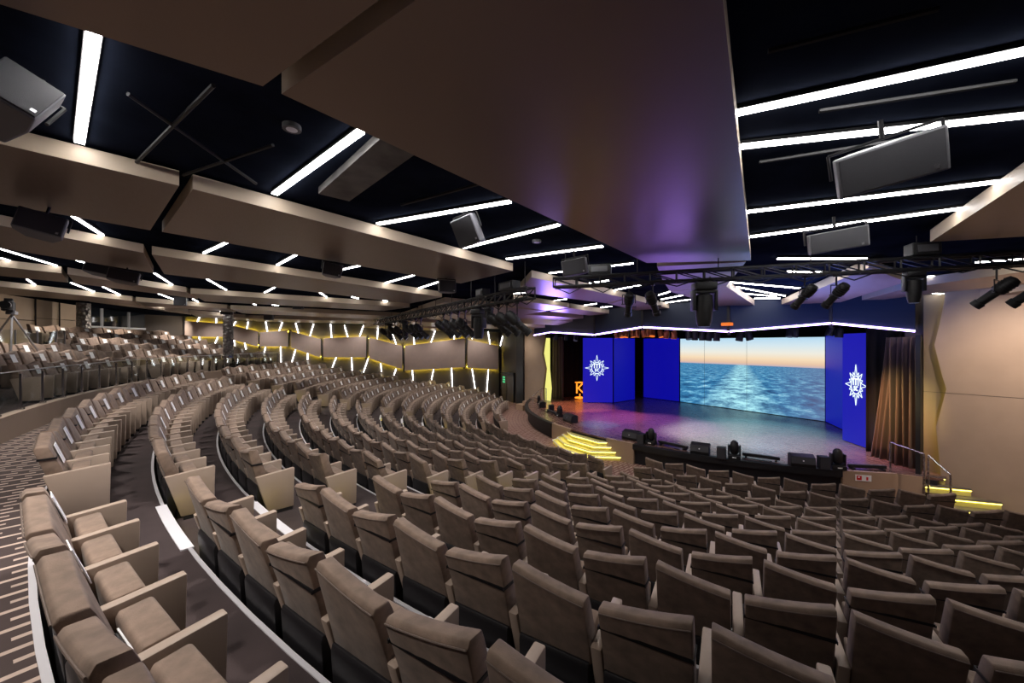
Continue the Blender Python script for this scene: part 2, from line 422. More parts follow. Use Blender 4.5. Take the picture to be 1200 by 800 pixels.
st = MB(); zb = .775
st.path([(-.272, -.195, zb), (-.272, -.295, zb-.005), (.272, -.295, zb-.005), (.272, -.195, zb), (-.272, -.165, zb)], .001, 4)
st = MB()
for a, b_ in (((-.273, -.160), (-.273, -.305)), ((-.273, -.296), (.273, -.296)), ((.273, -.305), (.273, -.160)), ((.273, -.160), (-.273, -.160))):
    dx, dy = b_[0]-a[0], b_[1]-a[1]
    st.box(((a[0]+b_[0])/2, (a[1]+b_[1])/2, zb), (abs(dx)+.006, abs(dy)+.006, .022))
ME['strap'] = st.mesh('strap', ['strap'])
sg = MB(); mt = Matrix.Rotation(R(19), 4, 'X')
sg.box((0, -.152, .785), (.20, .006, .235), 0, mt)
for zz, ww in ((.072, .11), (-.07, .10)):
    c_ = mt @ Vector((0, .0035, zz)); sg.box((c_.x, c_.y-.152, c_.z+.775), (ww, .002, .012), 1, mt)
ME['sign'] = sg.mesh('notice', ['paper', 'ink'])

def seat_parts(shape, strap, endarm):
    L = [('backrest', 'back'+shape, (0, 0, 0)), ('seat_pan', 'pan', (0, 0, 0)), ('back_shell', 'shell', (0, 0, 0)), ('frame', 'frame', (0, 0, 0)),
         ('armrest', 'arm', (-.307, 0, 0))]
    if strap: L += [('strap', 'strap', (0, 0, 0)), ('paper_notice', 'sign', (0, 0, 0))]
    if endarm: L.append(('armrest', 'arm', (.307, 0, 0)))
    return L
protos = {}
def make_seat(shape, strap, endarm):
    root = empty('theatre_seat')
    for nm, key, loc in seat_parts(shape, strap, endarm):
        o = bpy.data.objects.new(nm, ME[key]); C.objects.link(o); o.parent = root; o.location = loc; P(o)
        if nm == 'backrest':
            q = bpy.data.objects.new('piping', ME['pipe'+shape]); C.objects.link(q); q.parent = o; P(q)
        if nm == 'armrest':
            q = bpy.data.objects.new('foot', ME['foot']); C.objects.link(q); q.parent = o; P(q)
    return root

seats = []   # dict: a (deg->rad), r, z, row, block, idx, shape, strap, end
def addrow(block, k, a_start, direction, n, z, Rk, shape0, strap0):
    st_ = W/Rk
    for i in range(n):
        a = a_start + direction*(i+.5)*st_
        first = (i == 0); last = (i == n-1)
        # every seat carries the armrest on its -x side; the +x end of each run also gets one
        end = (last if direction > 0 else first)
        seats.append(dict(a=a, r=Rk+.262, z=z, row=k, block=block, i=i, n=n, shape='AB'[(shape0+i) % 2], strap=(strap0+i) % 2 == 0, end=end))
for k in range(14):
    Rk = R0 - k
    n_r = int((R(ENDA[k]) - R(18.139))*Rk/W + .5)
    addrow('right', k, R(18.139), 1, n_r, ZF[k], Rk, 0 if k % 2 else 1, k)           # strap <-> B
    addrow('left', k, R(-18.139), -1, n_r, ZF[k], Rk, k, k)
    if k < 13:
        n_c = int(R(29.276)*Rk/W + .02)
        addrow('center', k, R(14.638), -1, n_c, ZF[k], Rk, 0 if (k//2) % 2 == 0 else 1, k)
UR_ENDS = {0: -34.5, 1: -34, 2: -33.6, 3: -33.2, 4: -32.6, 5: -32.2}
for k in range(6):      # upper tier: a block left of the camera, an aisle, then a block up to the side wall
    Rk = 30.15 + k; z = UPF + .262*k
    a0 = -15.8 - .55*k
    n = int((R(a0)-R(UR_ENDS[k]))*Rk/W)
    addrow('upper far', k, R(a0), -1, n, z, Rk, k, k+1)
    if k < 3:
        a1 = -13.6 - .9*k; n = int((R(a1) - R(-1.0))*-Rk/W)
        addrow('upper near', k, R(a1), 1, n, z, Rk, k, k)
def pos(s): return Vector((s['r']*math.sin(s['a']), -s['r']*math.cos(s['a']), s['z']))
def project(p):
    d = (p[0]-CX, p[1]-CY); t = d[0]*FW[0]+d[1]*FW[1]
    if t < .15: return None
    return (600 + F*(d[0]*RT[0]+d[1]*RT[1])/t, HY - F*(p[2]-H)/t, t)
keep = []
for s in seats:
    p = pos(s); q = project(p + Vector((0, 0, .7)))
    if q is None: continue
    m_ = 330/q[2] + 70
    if -m_ < q[0] < 1200+m_ and -50 < q[1] < 800+m_*1.2: s['t'] = q[2]; keep.append(s)
cols = [atdist(98, 400, 20.0), atdist(267.5, 400, 22.5)]
keep = [s for s in keep if min((pos(s)-Vector((c.x, c.y, pos(s).z))).length for c in cols) > .62]
keep.sort(key=lambda s: s['t'])
print('SEATS total', len(seats), 'in view', len(keep))
near, rest = keep[:300], keep[300:]
BLK = {'right': ('near block', 'near aisle'), 'center': ('middle block', 'near aisle'), 'left': ('far block', 'far aisle'),
       'upper near': ('glass-fronted upper block', 'upper aisle'), 'upper far': ('far upper tier', 'upper aisle')}
for s in near:
    key = (s['shape'], s['strap'], s['end'])
    if key not in protos: protos[key] = make_seat(*key); o = protos[key]
    else: o = copy_tree(protos[key])
    o.location = pos(s); o.rotation_euler = (0, 0, s['a'])
    bn, an = BLK[s['block']]
    look = 'black-strapped taupe seat' if s['strap'] else 'plain taupe seat'
    if s['block'].startswith('upper'):
        lab = '%s, %s from %s, %s row up, %s' % (look, ORD[s['i']], an, ORD[s['row']], bn)
    else:
        lab = '%s, %s from %s, %s row down, %s' % (look, ORD[s['i']], an, ORD[s['row']], bn)
    tag(o, lab, 'seat', 'theatre seats in the ' + bn)
# everything farther away as one mass
acc = MB(); accm = ['suede', 'shell', 'leather', 'strap', 'paper', 'ink']
idx = {n: i for i, n in enumerate(accm)}
cache = {}
def meshdata(key):
    if key not in cache:
        me = ME[key]; cache[key] = ([v.co.copy() for v in me.vertices], [tuple(p.vertices) for p in me.polygons],
                                    [idx.get({m.name: k for k, m in M.items()}.get(me.materials[p.material_index].name, 'suede'), 0) for p in me.polygons])
    return cache[key]
for s in rest:
    mt = Matrix.Translation(pos(s)) @ Matrix.Rotation(s['a'], 4, 'Z')
    for nm, key, loc in seat_parts(s['shape'], s['strap'], s['end']):
        vs, fs, ms = meshdata(key); o = len(acc.v); l = Vector(loc)
        acc.v += [tuple(mt @ (v+l)) for v in vs]; acc.f += [tuple(i+o for i in f) for f in fs]; acc.mi += ms
so = acc.obj('theatre_seats', accm, smooth=True)
tag(so, 'distant rows of taupe theatre seats filling the middle, far and upper blocks', 'seats', kind='stuff')

# ---------------------------------------------------------------- walls
WA, WB = (-15.6, -8.3), (-19.9, -32.)
dirw = Vector((WB[0]-WA[0], WB[1]-WA[1], 0)).normalized(); nin = Vector((-dirw.y, dirw.x, 0))
if nin.x < 0: nin = -nin
def wallpt(px, py, off=0.): return atline(px, py, WA, WB) + nin*off
b = MB(); w1 = Vector((*WA, 0)); w2 = Vector((*WA, 0)) + dirw*24
b.slab([w1, w2, w2+Vector((0, 0, 7.6)), w1+Vector((0, 0, 7.6))], -nin*.3)
structure(b.obj('wall_left', ['taupewall']), 'dark taupe side wall')
b = MB(); m1 = Vector((-w1.x, w1.y, 0)); m2 = Vector((-w2.x, w2.y, 0))
b.slab([m1, m2, m2+Vector((0, 0, 7.6)), m1+Vector((0, 0, 7.6))], Vector((nin.x, -nin.y, 0))*.3)
structure(b.obj('wall_right', ['taupewall']))
segs = [((218, 262, 303), (376, 379, 388), (394, 395, 406)), ((305, 338), (389, 387), (406, 406)), ((341, 376), (388, 397), (407, 419)),
        ((379, 429), (396, 394), (418.6, 418.6)), ((432, 471), (395, 405), (419.5, 432.5)), ((474, 544), (405, 396), (434, 430)), ((547, 583), (397.5, 405), (430.5, 433))]
names = ['panel beside the back wall', 'small panel right of the mosaic column', 'sloping panel before the black joint', 'wide level panel',
         'panel stepping down towards the stage', 'long panel with a rising top edge', 'end panel by the exit door']
for si, (xs, ts, bs) in enumerate(segs):
    pts = [wallpt(x, y, .02) for x, y in zip(xs, ts)] + [wallpt(x, y, .02) for x, y in reversed(list(zip(xs, bs)))]
    b = MB(); b.slab([p + nin*.13 for p in pts], nin*.05)
    o = b.obj('wall_panel', ['panelwall']); tag(o, 'beige side-wall panel with yellow glow: ' + names[si], 'wall panel', 'beige panels along the side wall')
    b = MB()
    def strip(p, q):
        for u, v in zip(p[:-1], p[1:]): b.tube(u + nin*.05, v + nin*.05, .03, 6)
    strip([wallpt(x, y+1.3, .02) for x, y in zip(xs, ts)], 0); strip([wallpt(x, y-1.3, .02) for x, y in zip(xs, bs)], 0)
    b.obj('glow_strip', ['ledyel'], o)
# black joints between panels
b = MB()
for x0, x1, ya, yb in ((216.5, 218, 366, 410), (303, 305, 388, 408), (340.5, 337.5, 387, 407), (376.5, 378.5, 396, 422), (430.8, 428.5, 393, 422), (471.5, 473.5, 404, 436), (546.5, 543.5, 396, 432)):
    b.slab([wallpt(x0-1, ya, .15), wallpt(x0+1, ya, .15), wallpt(x1+1, yb, .15), wallpt(x1-1, yb, .15)], -nin*.13)
structure(b.obj('trim_2', ['black']), 'black joints between the side wall panels')
up = [((235, 369.6), (231.6, 377)), ((253.6, 371), (253.6, 379)), ((276.6, 376.4), (273.6, 381.6)), ((291, 377), (289.4, 385.6)), ((311.6, 377), (313.6, 389)),
      ((331, 377.6), (327, 388.4)), ((346.6, 378.6), (349.6, 390)), ((367.6, 379.4), (363.4, 393.4)), ((387.4, 379.4), (388.6, 396)), ((403.6, 381), (407.6, 395)),
      ((426.4, 380.4), (421.4, 394)), ((443, 381), (442, 397)), ((457.5, 384), (464.5, 404)), ((484, 386), (485.5, 404)), ((510.5, 385), (505, 401)),
      ((532.5, 381), (532, 397.5)), ((557, 384.5), (553, 397)), ((571, 384), (574, 403)), ((591, 384), (586, 405))]
dn = [((233.6, 394.4), (234.6, 399)), ((255.4, 395), (251.6, 404.4)), ((274.6, 397.6), (275.6, 405)), ((287, 401.6), (288.6, 409)), ((311.4, 406.4), (309, 416)),
      ((329, 406), (329.4, 424)), ((346.4, 409.4), (341.6, 426)), ((360.6, 413), (360.6, 428)), ((394, 418.6), (388, 434)), ((412, 418.6), (413, 438)),
      ((431.4, 420), (426, 436)), ((446, 425.5), (447.5, 440)), ((464, 432), (460.5, 443)), ((483, 433), (484, 447)), ((508, 432.5), (504.5, 450)),
      ((529, 431), (530, 455)), ((553, 432), (557, 458)), ((572, 433), (570, 462))]
for L_, nm in ((up, 'above'), (dn, 'below')):
    for i, (p, q) in enumerate(L_):
        b = MB(); b.tube(wallpt(*p, .06), wallpt(*q, .06), .026, 6)
        tag(b.obj('light_stick', ['ledstick']), 'slanting white light stick %s the beige wall panels, %s from the window end' % (nm, ORD[i]), 'wall light', 'light sticks %s the wall panels' % nm)
# proscenium plane y=-8.2 with door, black column, wavy tan panels
YP = -8.2
def pbox(px0, px1, z0, z1, y0, y1, name, m_, label=None):
    x0, x1 = aty(px0, 400, y0).x, aty(px1, 400, y0).x
    b = MB(); b.box(((x0+x1)/2, (y0+y1)/2, (z0+z1)/2), (abs(x1-x0), abs(y1-y0), z1-z0)); return b.obj(name, [m_])
b = MB(); b.box((-14.6, YP+.35, 3.5), (4.4, .3, 8.0)); b.box((-11.3, YP+.6, 3.5), (3.4, .3, 8.0))
structure(b.obj('wall_front_left', ['taupewall']), 'dark wall beside the stage around the exit door')
b = MB(); b.box((15.0, YP+.35, 3.5), (5.2, .3, 8.0)); b.box((11.1, YP+.6, 3.5), (3.0, .3, 8.0))
structure(b.obj('wall_front_right', ['taupewall']))
# door
xd0, xd1 = aty(584, 450, YP).x, aty(600.5, 450, YP).x
do = MB(); do.box(((xd0+xd1)/2, YP+.16, 1.13), (xd1-xd0, .06, 2.26), 0); do.box(((xd0+xd1)/2, YP+.125, 1.13), (.02, .012, 2.2), 1)
d = structure(do.obj('door_1', ['door', 'black']), 'dark double exit door with a green sign beside the stage')
b = MB()
for xx in (xd0-.05, xd1+.05): b.box((xx, YP+.12, 1.2), (.1, .14, 2.4))
b.box(((xd0+xd1)/2, YP+.12, 2.36), (xd1-xd0+.2, .14, .14)); b.obj('door_frame', ['black'], d)
b = MB(); b.box((xd0+.28, YP+.1, 1.05), (.05, .05, .2)); b.obj('door_handle', ['alu'], d)
b = MB()
for i in range(3):
    for j in range(2): b.box((xd0+.62+.2*j, YP+.12, 1.98-.2*i), (.13, .02, .12))
b.obj('exit_sign', ['green'], d)
# black column
o = pbox(605, 613, 0, 6.3, YP-.2, YP+.1, 'wall_column_black', 'darkwall'); structure(o, 'tall black column left of the tan proscenium panel')
def wavy(name, xs_l, xs_r, zt, y, th, m_):
    """panel on plane y; xs_l / xs_r lists of (x, z) from bottom to top"""
    pts = [Vector((x, y, z)) for x, z in xs_l] + [Vector((x, y, z)) for x, z in reversed(xs_r)]
    b = MB(); b.slab(pts, Vector((0, th, 0))); return b.obj(name, [m_])
# left: tan panel px 613..641
def e(px, py, Y=YP): v = aty(px, py, Y); return (v.x, v.z)
lw_l = [e(613, 477), e(613.5, 440), e(611.5, 420), e(614, 400), e(613, 384)]
lw_r = [e(638, 477), e(637, 455), e(640, 432), e(636, 414), e(638, 400), e(638, 384)]
o = wavy('wall_panel_tan', lw_l, lw_r, 0, YP-.05, .12, 'tanwall'); o.name = 'proscenium_panel'
tag(o, 'tall tan panel with wavy edges left of the stage curtain', 'wall panel')
yl_l = [e(639, 474, YP-.2), e(638.5, 455, YP-.2), e(641, 432, YP-.2), e(637.5, 414, YP-.2), e(640, 396, YP-.2)]
yl_r = [e(644.5, 474, YP-.2), e(646, 455, YP-.2), e(644, 432, YP-.2), e(644, 414, YP-.2), e(644, 396, YP-.2)]
o = wavy('glowing_panel', yl_l, yl_r, 0, YP-.2, .05, 'yglow'); tag(o, 'narrow wavy strip glowing yellow beside the left stage curtain', 'light strip')
# right: big wavy tan panel from px ~1100 outwards, taupe strip between curtain and panel
rw_l = [e(1105, 620), e(1103, 560), e(1099, 522), e(1097, 500), (e(1109, 456)), e(1104, 440), e(1095, 404), e(1101, 380), e(1107, 350), e(1106, 330)]
zt = 6.5
rw = [(x, max(0, z)) for x, z in rw_l]
b = MB(); pts = [Vector((x, YP, z)) for x, z in rw] + [Vector((16.9, YP, 6.2)), Vector((16.9, YP, 0))]
b.slab(pts, Vector((0, .1, 0)))
o = b.obj('proscenium_panel', ['tanwall']); tag(o, 'huge tan wall panel with wavy glowing edge right of the stage', 'wall panel')
b = MB()
for (u, v) in zip(rw[:-1], rw[1:]): b.tube((u[0]+.10, YP+.15, u[1]), (v[0]+.10, YP+.15, v[1]), .02, 6)
b.obj('glow_strip', ['ledyelsoft'], o)
for ux in (460, ):
    pass
b = MB(); zz = aty(1105, 460, YP).z; b.box((13.4, YP-.002, zz), (6.6, .006, .012)); b.obj('seam', ['taupewall'], o)
b = MB(); x0, x1 = aty(1082, 400, YP+.2).x, aty(1112, 400, YP+.2).x
b.box(((x0+x1)/2+.25, YP+.28, 3.2), (x1-x0+.5, .1, 6.2)); structure(b.obj('wall_strip_right', ['olivewall']), 'olive-lit wall strip between the curtain and the wavy panel')
b = MB(); x0 = aty(1073.5, 400, YP-.3).x; x1 = aty(1079.5, 400, YP-.3).x
b.box(((x0+x1)/2, YP-.3, 2.9), (x1-x0, .16, 4.3)); o = b.obj('stage_post', ['black']); tag(o, 'tall black post between the right curtain and the tan wall', 'post')

# back wall of the house: facets on a circle
b = MB(); rb = 37.6; an = [-46+4*i for i in range(24)]
for a0, a1 in zip(an[:-1], an[1:]):
    p = Vector((rb*math.sin(R(a0)), -rb*math.cos(R(a0)), 2)); q = Vector((rb*math.sin(R(a1)), -rb*math.cos(R(a1)), 2))
    ou = Vector((math.sin(R((a0+a1)/2)), -math.cos(R((a0+a1)/2)), 0))
    b.slab([p, q, q+Vector((0, 0, 6.3)), p+Vector((0, 0, 6.3))], ou*.3)
structure(b.obj('wall_back', ['tanwall']), 'tan panelled back wall of the upper tier')
def bw(px, py, off=0.):
    d = ray(px, py); r = rb - .02 - off
    A = d[0]**2+d[1]**2; B = 2*(CX*d[0]+CY*d[1]); Cc = CX*CX+CY*CY-r*r
    t = (-B+math.sqrt(B*B-4*A*Cc))/(2*A); return Vector((CX+d[0]*t, CY+d[1]*t, H+d[2]*t))
b = MB(); ou = Vector((-.5, -.86, 0))
for x0 in (41.5, 69.5, 200):
    p, q = bw(x0, 352, .06), bw(x0+.5, 352, .06); b.box(((p+q)/2 - Vector((0, 0, 1.0))), (.03, .05, 3.2))
for (xa, xb, yy) in ((0, 42, 373), (42, 88, 372.5), (182, 216, 377.5)):
    p, q = bw(xa, yy, .05), bw(xb, yy, .05); q.z = p.z; b.tube(p, q, .012, 4)
structure(b.obj('trim_3', ['riser']), 'seams of the back wall panelling')
# window band (control booth)
z0, z1 = 5.74, 6.98
wx = [101, 119, 150.5, 178]
wr = MB(); fr_ = MB()
pz = [bw(x, 370, .15) for x in wx]
for p, q in zip(pz[:-1], pz[1:]):
    wr.slab([(p.x, p.y, z0), (q.x, q.y, z0), (q.x, q.y, z1), (p.x, p.y, z1)], (-.03, -.06, 0))
o = structure(wr.obj('window_1', ['window']), 'dark control booth window of three panes in a pale frame')
for p in pz: fr_.box((p.x, p.y, (z0+z1)/2), (.12, .12, z1-z0+.1))
for p, q in zip(pz[:-1], pz[1:]):
    for zz in (z0, z1): fr_.tube((p.x, p.y, zz), (q.x, q.y, zz), .075, 4)
fr_.obj('window_frame', ['paint'], o)

# mosaic columns
for px, t_, lab, r_, zb_ in ((98, 20.0, 'mirror mosaic column beside the control booth window', .26, 4.6), (267.5, 22.5, 'mirror mosaic column in front of the side wall panels', .25, 4.2)):
    p = atdist(px, 400, t_)
    b = MB(); b.lathe([(r_, 0), (r_, 3.2)], (0, 0, 0), 20)
    o = b.obj('mosaic_column', ['mosaic'], smooth=True); o.location = (p.x, p.y, zb_-.2); tag(o, lab, 'column', 'mirror mosaic columns')
    b = MB(); b.lathe([(r_+.04, 0), (r_+.04, .12)], (0, 0, 0), 20); b.obj('column_base', ['chrome'], o)

# ---------------------------------------------------------------- ceiling
b = MB(); xs_ = [-26, -20, -14, -8, -2, 3, 10, 18, 26]
ys_ = [-40, 6]
for x0, x1 in zip(xs_[:-1], xs_[1:]):
    P4 = [(x0, ys_[0]), (x1, ys_[0]), (x1, ys_[1]), (x0, ys_[1])]
    b.prism(P4, [zs(*p)+.25 for p in P4], [zs(*p)+.5 for p in P4])
structure(b.obj('ceiling', ['blackgloss']), 'glossy blue-black ceiling above the hanging panels')

def cpanel(pxs, label, thick=.2, grp='hanging ceiling panels'):
    pts = [onceil(*p) for p in pxs]
    poly = [(p.x, p.y) for p in pts]; zl = [p.z for p in pts]
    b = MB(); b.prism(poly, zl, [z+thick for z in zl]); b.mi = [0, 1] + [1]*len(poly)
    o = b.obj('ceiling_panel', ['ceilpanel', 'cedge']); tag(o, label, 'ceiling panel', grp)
    # hanger rods to the black ceiling
    h = MB()
    for p in pts[:4]:
        c_ = sum((Vector(q) for q in pts), Vector())/len(pts); q = p*.7 + c_*.3
        h.tube((q.x, q.y, q.z+thick-.02), (q.x, q.y, zs(q.x, q.y)+.27), .015, 5)
    h.obj('hanger', ['black'], o); return o
cpanel([(-500, -151), (308, 101), (850, -300), (-500, -300)], 'tan ceiling panel overhead in the top left corner')
cpanel([(330, 110), (758, 308), (880, 305), (847, 0), (815, -300), (600, -300), (560, -50)], 'largest tan ceiling panel, overhead and reaching to the truss')
cpanel([(776, 327), (770, 312), (874, 307), (851, 335), (785, 341)], 'violet-lit ceiling panel just past the near truss')
cpanel([(785, 341.5), (851, 335.5), (886, 359), (846, 359.5)], 'violet-lit ceiling panel ending above the stage pelmet')
cpanel([(-400, 75), (210, 217.5), (176, 269.7), (-400, 168)], 'tan ceiling panel with a lit edge, left of the first dark slot')
cpanel([(226, 221.3), (601, 317.5), (540, 332), (190, 271.6)], 'long tan ceiling panel ending at the far truss')
cpanel([(623, 325), (735, 349.5), (710, 355), (606, 342)], 'violet-lit ceiling panel between the two trusses')
cpanel([(737, 350), (792, 363), (745, 363.5), (712, 355.5)], 'small violet ceiling panel above the pelmet, left of the stage lamps')
cpanel([(-200, 226), (168, 296), (180, 320), (-200, 258)], 'second row tan ceiling panel at the left edge')
cpanel([(178, 298), (518, 348), (480, 355.5), (192.5, 321)], 'second row long tan ceiling panel reaching the lamp truss')
cpanel([(601, 351), (667, 360.5), (640, 364), (600, 358)], 'second row ceiling panel past the far truss')
cpanel([(669, 361), (725, 369), (690, 369.5), (645, 364.5)], 'second row ceiling panel at the pelmet')
cpanel([(-60, 306), (72, 320), (80, 331), (-60, 317)], 'third row ceiling panel above the camera operator stand')
cpanel([(79, 321), (217.6, 342.4), (232, 350), (88, 332)], 'third row ceiling panel with two speakers in front')
cpanel([(223, 343.6), (480, 360), (450, 364), (240, 353)], 'third row long ceiling panel towards the lamp truss')
cpanel([(600, 367.5), (685, 373), (650, 375.5), (600, 372)], 'third row ceiling panel at the far end of the pelmet')
cpanel([(-40, 331), (155, 352.4), (166, 358), (-40, 341)], 'fourth row ceiling panel at the left edge over the booth')
cpanel([(159, 353), (266, 361.6), (276, 366), (170, 358.5)], 'fourth row ceiling panel above the far upper seats')
cpanel([(270, 362), (470, 370.5), (440, 374), (284, 367)], 'fourth row long ceiling panel along the side wall')
cpanel([(100, 351), (220, 366.5), (224, 368.5), (106, 353.5)], 'fifth row ceiling panel over the booth window')
cpanel([(222, 367), (287, 372.4), (296, 376), (232, 371.5)], 'fifth row ceiling panel beside the mosaic column')
cpanel([(289, 373), (470, 377), (455, 380), (300, 376.5)], 'fifth row thin ceiling panel along the side wall')
cpanel([(1090, 283.5), (1200, 211.5), (1420, 60), (1420, 268), (1200, 277)], 'tan ceiling panel at the right edge in front of the near truss')
cpanel([(916, 357), (1018, 313.5), (1062, 330), (985, 354)], 'blue-lit ceiling panel right of the stage lamps')
cpanel([(1010, 351.5), (1065, 337), (1230, 314), (1230, 330), (1100, 343), (1035, 351)], 'tan and violet ceiling panel above the right curtain')
cpanel([(1088, 356), (1230, 336), (1230, 347), (1105, 357)], 'tan ceiling panel above the big right wall panel')

def wpanel(poly, label, thick=.2):
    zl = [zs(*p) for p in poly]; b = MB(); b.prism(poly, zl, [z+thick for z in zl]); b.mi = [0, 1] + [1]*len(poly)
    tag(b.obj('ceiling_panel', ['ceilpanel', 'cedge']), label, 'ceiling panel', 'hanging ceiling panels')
wpanel([(-1.2, -19.3), (-.7, -14.6), (-3.4, -14.6), (-4.4, -19.3)], 'ceiling panel just behind the far truss lamps')
wpanel([(-5.0, -19.2), (-3.9, -14.4), (-6.6, -14.2), (-8.2, -19.2)], 'ceiling panel behind the far end of the far truss')
wpanel([(-3.9, -14.2), (-3.0, -10.4), (-5.4, -10.0), (-6.6, -14.0)], 'ceiling panel between far truss and left pelmet')
wpanel([(-10.2, -19.2), (-8.4, -14.0), (-11.4, -13.8), (-13.4, -19.2)], 'ceiling panel over the far block near the light sticks')
wpanel([(-8.3, -13.8), (-7.2, -9.6), (-9.6, -9.4), (-11.3, -13.6)], 'ceiling panel before the left tan proscenium panel')
wpanel([(-14.2, -19.2), (-12.4, -12.0), (-14.8, -12.0), (-16.6, -19.2)], 'narrow ceiling panel along the side wall before the exit door')
gaps = {
 'gap beside the largest panel': [((110, 40), (93, 168)), ((423, 155), (322, 228)), ((598, 237), (443, 263)), ((655, 264), (543, 291)), ((706, 289), (594, 304)),
        ((742, 309), (644, 320.5)), ((713, 329), (691, 332)), ((777, 329), (721, 340)), ((785, 342), (772, 346)), ((801, 346), (775, 351)), ((810, 351), (779, 355)), ((811, 356), (791, 358))],
 'second gap from the camera': [((84, 253), (120, 276)), ((266, 284.5), (239, 297)), ((347, 299), (325, 311)), ((422, 311.5), (398, 317)), ((486, 322.5), (451, 332)), ((520.5, 328.5), (488, 339)),
        ((619, 343), (601, 344.5)), ((664, 350.5), (650, 352.5)), ((699, 356), (685, 358)), ((717, 359), (704, 360.5)), ((732, 361), (717, 363))],
 'third gap from the camera': [((0, 292), (66, 311.5)), ((89, 305), (100, 308.5)), ((181, 320.5), (202, 334)), ((242, 327), (265, 340)), ((322, 337), (310, 343)), ((374, 342.5), (383, 348.5)), ((412, 348), (420, 350)), ((449, 352.3), (454, 353.2))],
 'fourth gap from the camera': [((0, 302.5), (12, 306)), ((31.6, 327.5), (41, 334)), ((83, 331.5), (110, 342)), ((117, 334.5), (141, 346)), ((186, 344.5), (205, 351.5)), ((226, 350.5), (232, 354)), ((294, 355), (300, 357.5)), ((318, 357), (326, 358.5)),
        ((402, 367), (406, 370)), ((430, 366.5), (435, 369))],
 'last gap by the side wall': [((455, 366), (462, 367.5)), ((497, 368), (510, 366.5)), ((540, 369), (552, 368)), ((575, 371), (584, 370)), ((610, 372), (625, 371)), ((500, 377), (508, 378.5)), ((560, 378), (570, 377)), ((612, 379), (622, 378)), ((157, 355), (166, 356)), ((172, 356.5), (186, 359.5)), ((188, 357.5), (210, 363)), ((256, 364), (262, 366.5)), ((330, 372), (344, 375)), ((367, 372), (378, 375.5)), ((391, 373), (397, 376))],
 'gap right of the largest panel': [((862, 134), (1280, 45)), ((868, 173), (1280, 128)), ((876, 249), (1235, 206)), ((880, 278), (1165, 240)), ((911, 303.5), (1015, 303.5)), ((923, 318.5), (979, 320)),
        ((855, 331), (937, 338)), ((863, 336.5), (920, 347)), ((868, 344), (910, 347.5)), ((884, 350), (914, 349.7)), ((1143, 308), (1215, 303)), ((1087, 324.5), (1111, 324)), ((1129, 336), (1142, 337.5)), ((1084, 343.5), (1120, 345.5)), ((1066, 347), (1099, 350))]}
for g, L_ in gaps.items():
    for i, (p, q) in enumerate(L_):
        a, c_ = onceil(*p, .19), onceil(*q, .19)
        d_ = (c_-a); d_.z = 0
        if d_.length < .2: continue
        d_ = d_.normalized(); n_ = Vector((-d_.y, d_.x, 0)); w_ = .042 if (a-Vector((CX, CY, H))).length < 9 else (.026 if (a-Vector((CX, CY, H))).length < 13.5 else .018)
        b = MB(); b.prism([tuple((a+n_*w_)[:2]), tuple((c_+n_*w_)[:2]), tuple((c_-n_*w_)[:2]), tuple((a-n_*w_)[:2])], [a.z, c_.z, c_.z, a.z], [a.z+.02, c_.z+.02, c_.z+.02, a.z+.02])
        o = b.obj('light_line', ['led']); tag(o, 'white ceiling light line in the %s, %s of its run' % (g, ORD[i]), 'ceiling light', 'white light lines in the ceiling gaps')
        b = MB(); b.prism([tuple((a+n_*.05)[:2]), tuple((c_+n_*.05)[:2]), tuple((c_-n_*.05)[:2]), tuple((a-n_*.05)[:2])], [a.z+.021, c_.z+.021, c_.z+.021, a.z+.021], [a.z+.055, c_.z+.055, c_.z+.055, a.z+.055])
        b.obj('housing', ['black'], o)
# duct, ribs in the dark ceiling, downlights
a, c_ = onceil(400, 225, .15), onceil(520, 130, .15)
b = MB(); d_ = (c_-a).normalized(); n_ = Vector((-d_.y, d_.x, 0))
b.slab([a-d_*.3+n_*.22, c_+d_*.5+n_*.22, c_+d_*.5-n_*.22, a-d_*.3-n_*.22], (0, 0, .1)); o = b.obj('duct', ['duct']); tag(o, 'grey metal duct in the dark ceiling beside the largest panel', 'duct')
for i, (p, q) in enumerate((((150, 110), (300, 215)), ((160, 190), (250, 100)), ((215, 205), (320, 170)), ((470, 240), (620, 200)), ((890, 190), (1080, 160)), ((900, 60), (1100, 10)), ((960, 130), (1190, 95)))):
    a, c_ = onceil(*p, .17), onceil(*q, .17); b = MB(); b.tube(a, c_, .02, 6)
    tag(b.obj('conduit', ['black']), ['dark conduit crossing the ceiling beside the first slot', 'dark conduit behind the top left speaker', 'short dark conduit above the lit panel edge', 'dark conduit beyond the grey duct',
        'dark conduit above the right speaker', 'dark conduit in the top right of the ceiling', 'dark conduit between the two long right light lines'][i], 'conduit', 'conduits in the dark ceiling')
dl = [(342, 152, 'beside the corner of the largest panel'), (629, 284, 'above the far truss speaker')]
for px, py, t in dl:
    a = onceil(px, py, .2); b = MB(); b.lathe([(.09, 0), (.09, .05)], a, 16, 1); b.lathe([(.055, -.004), (.055, .03)], a, 16, 0)
    o = b.obj('downlight', ['paper', 'grey'], smooth=True); tag(o, 'small round recessed downlight ' + t, 'downlight', 'recessed downlights')

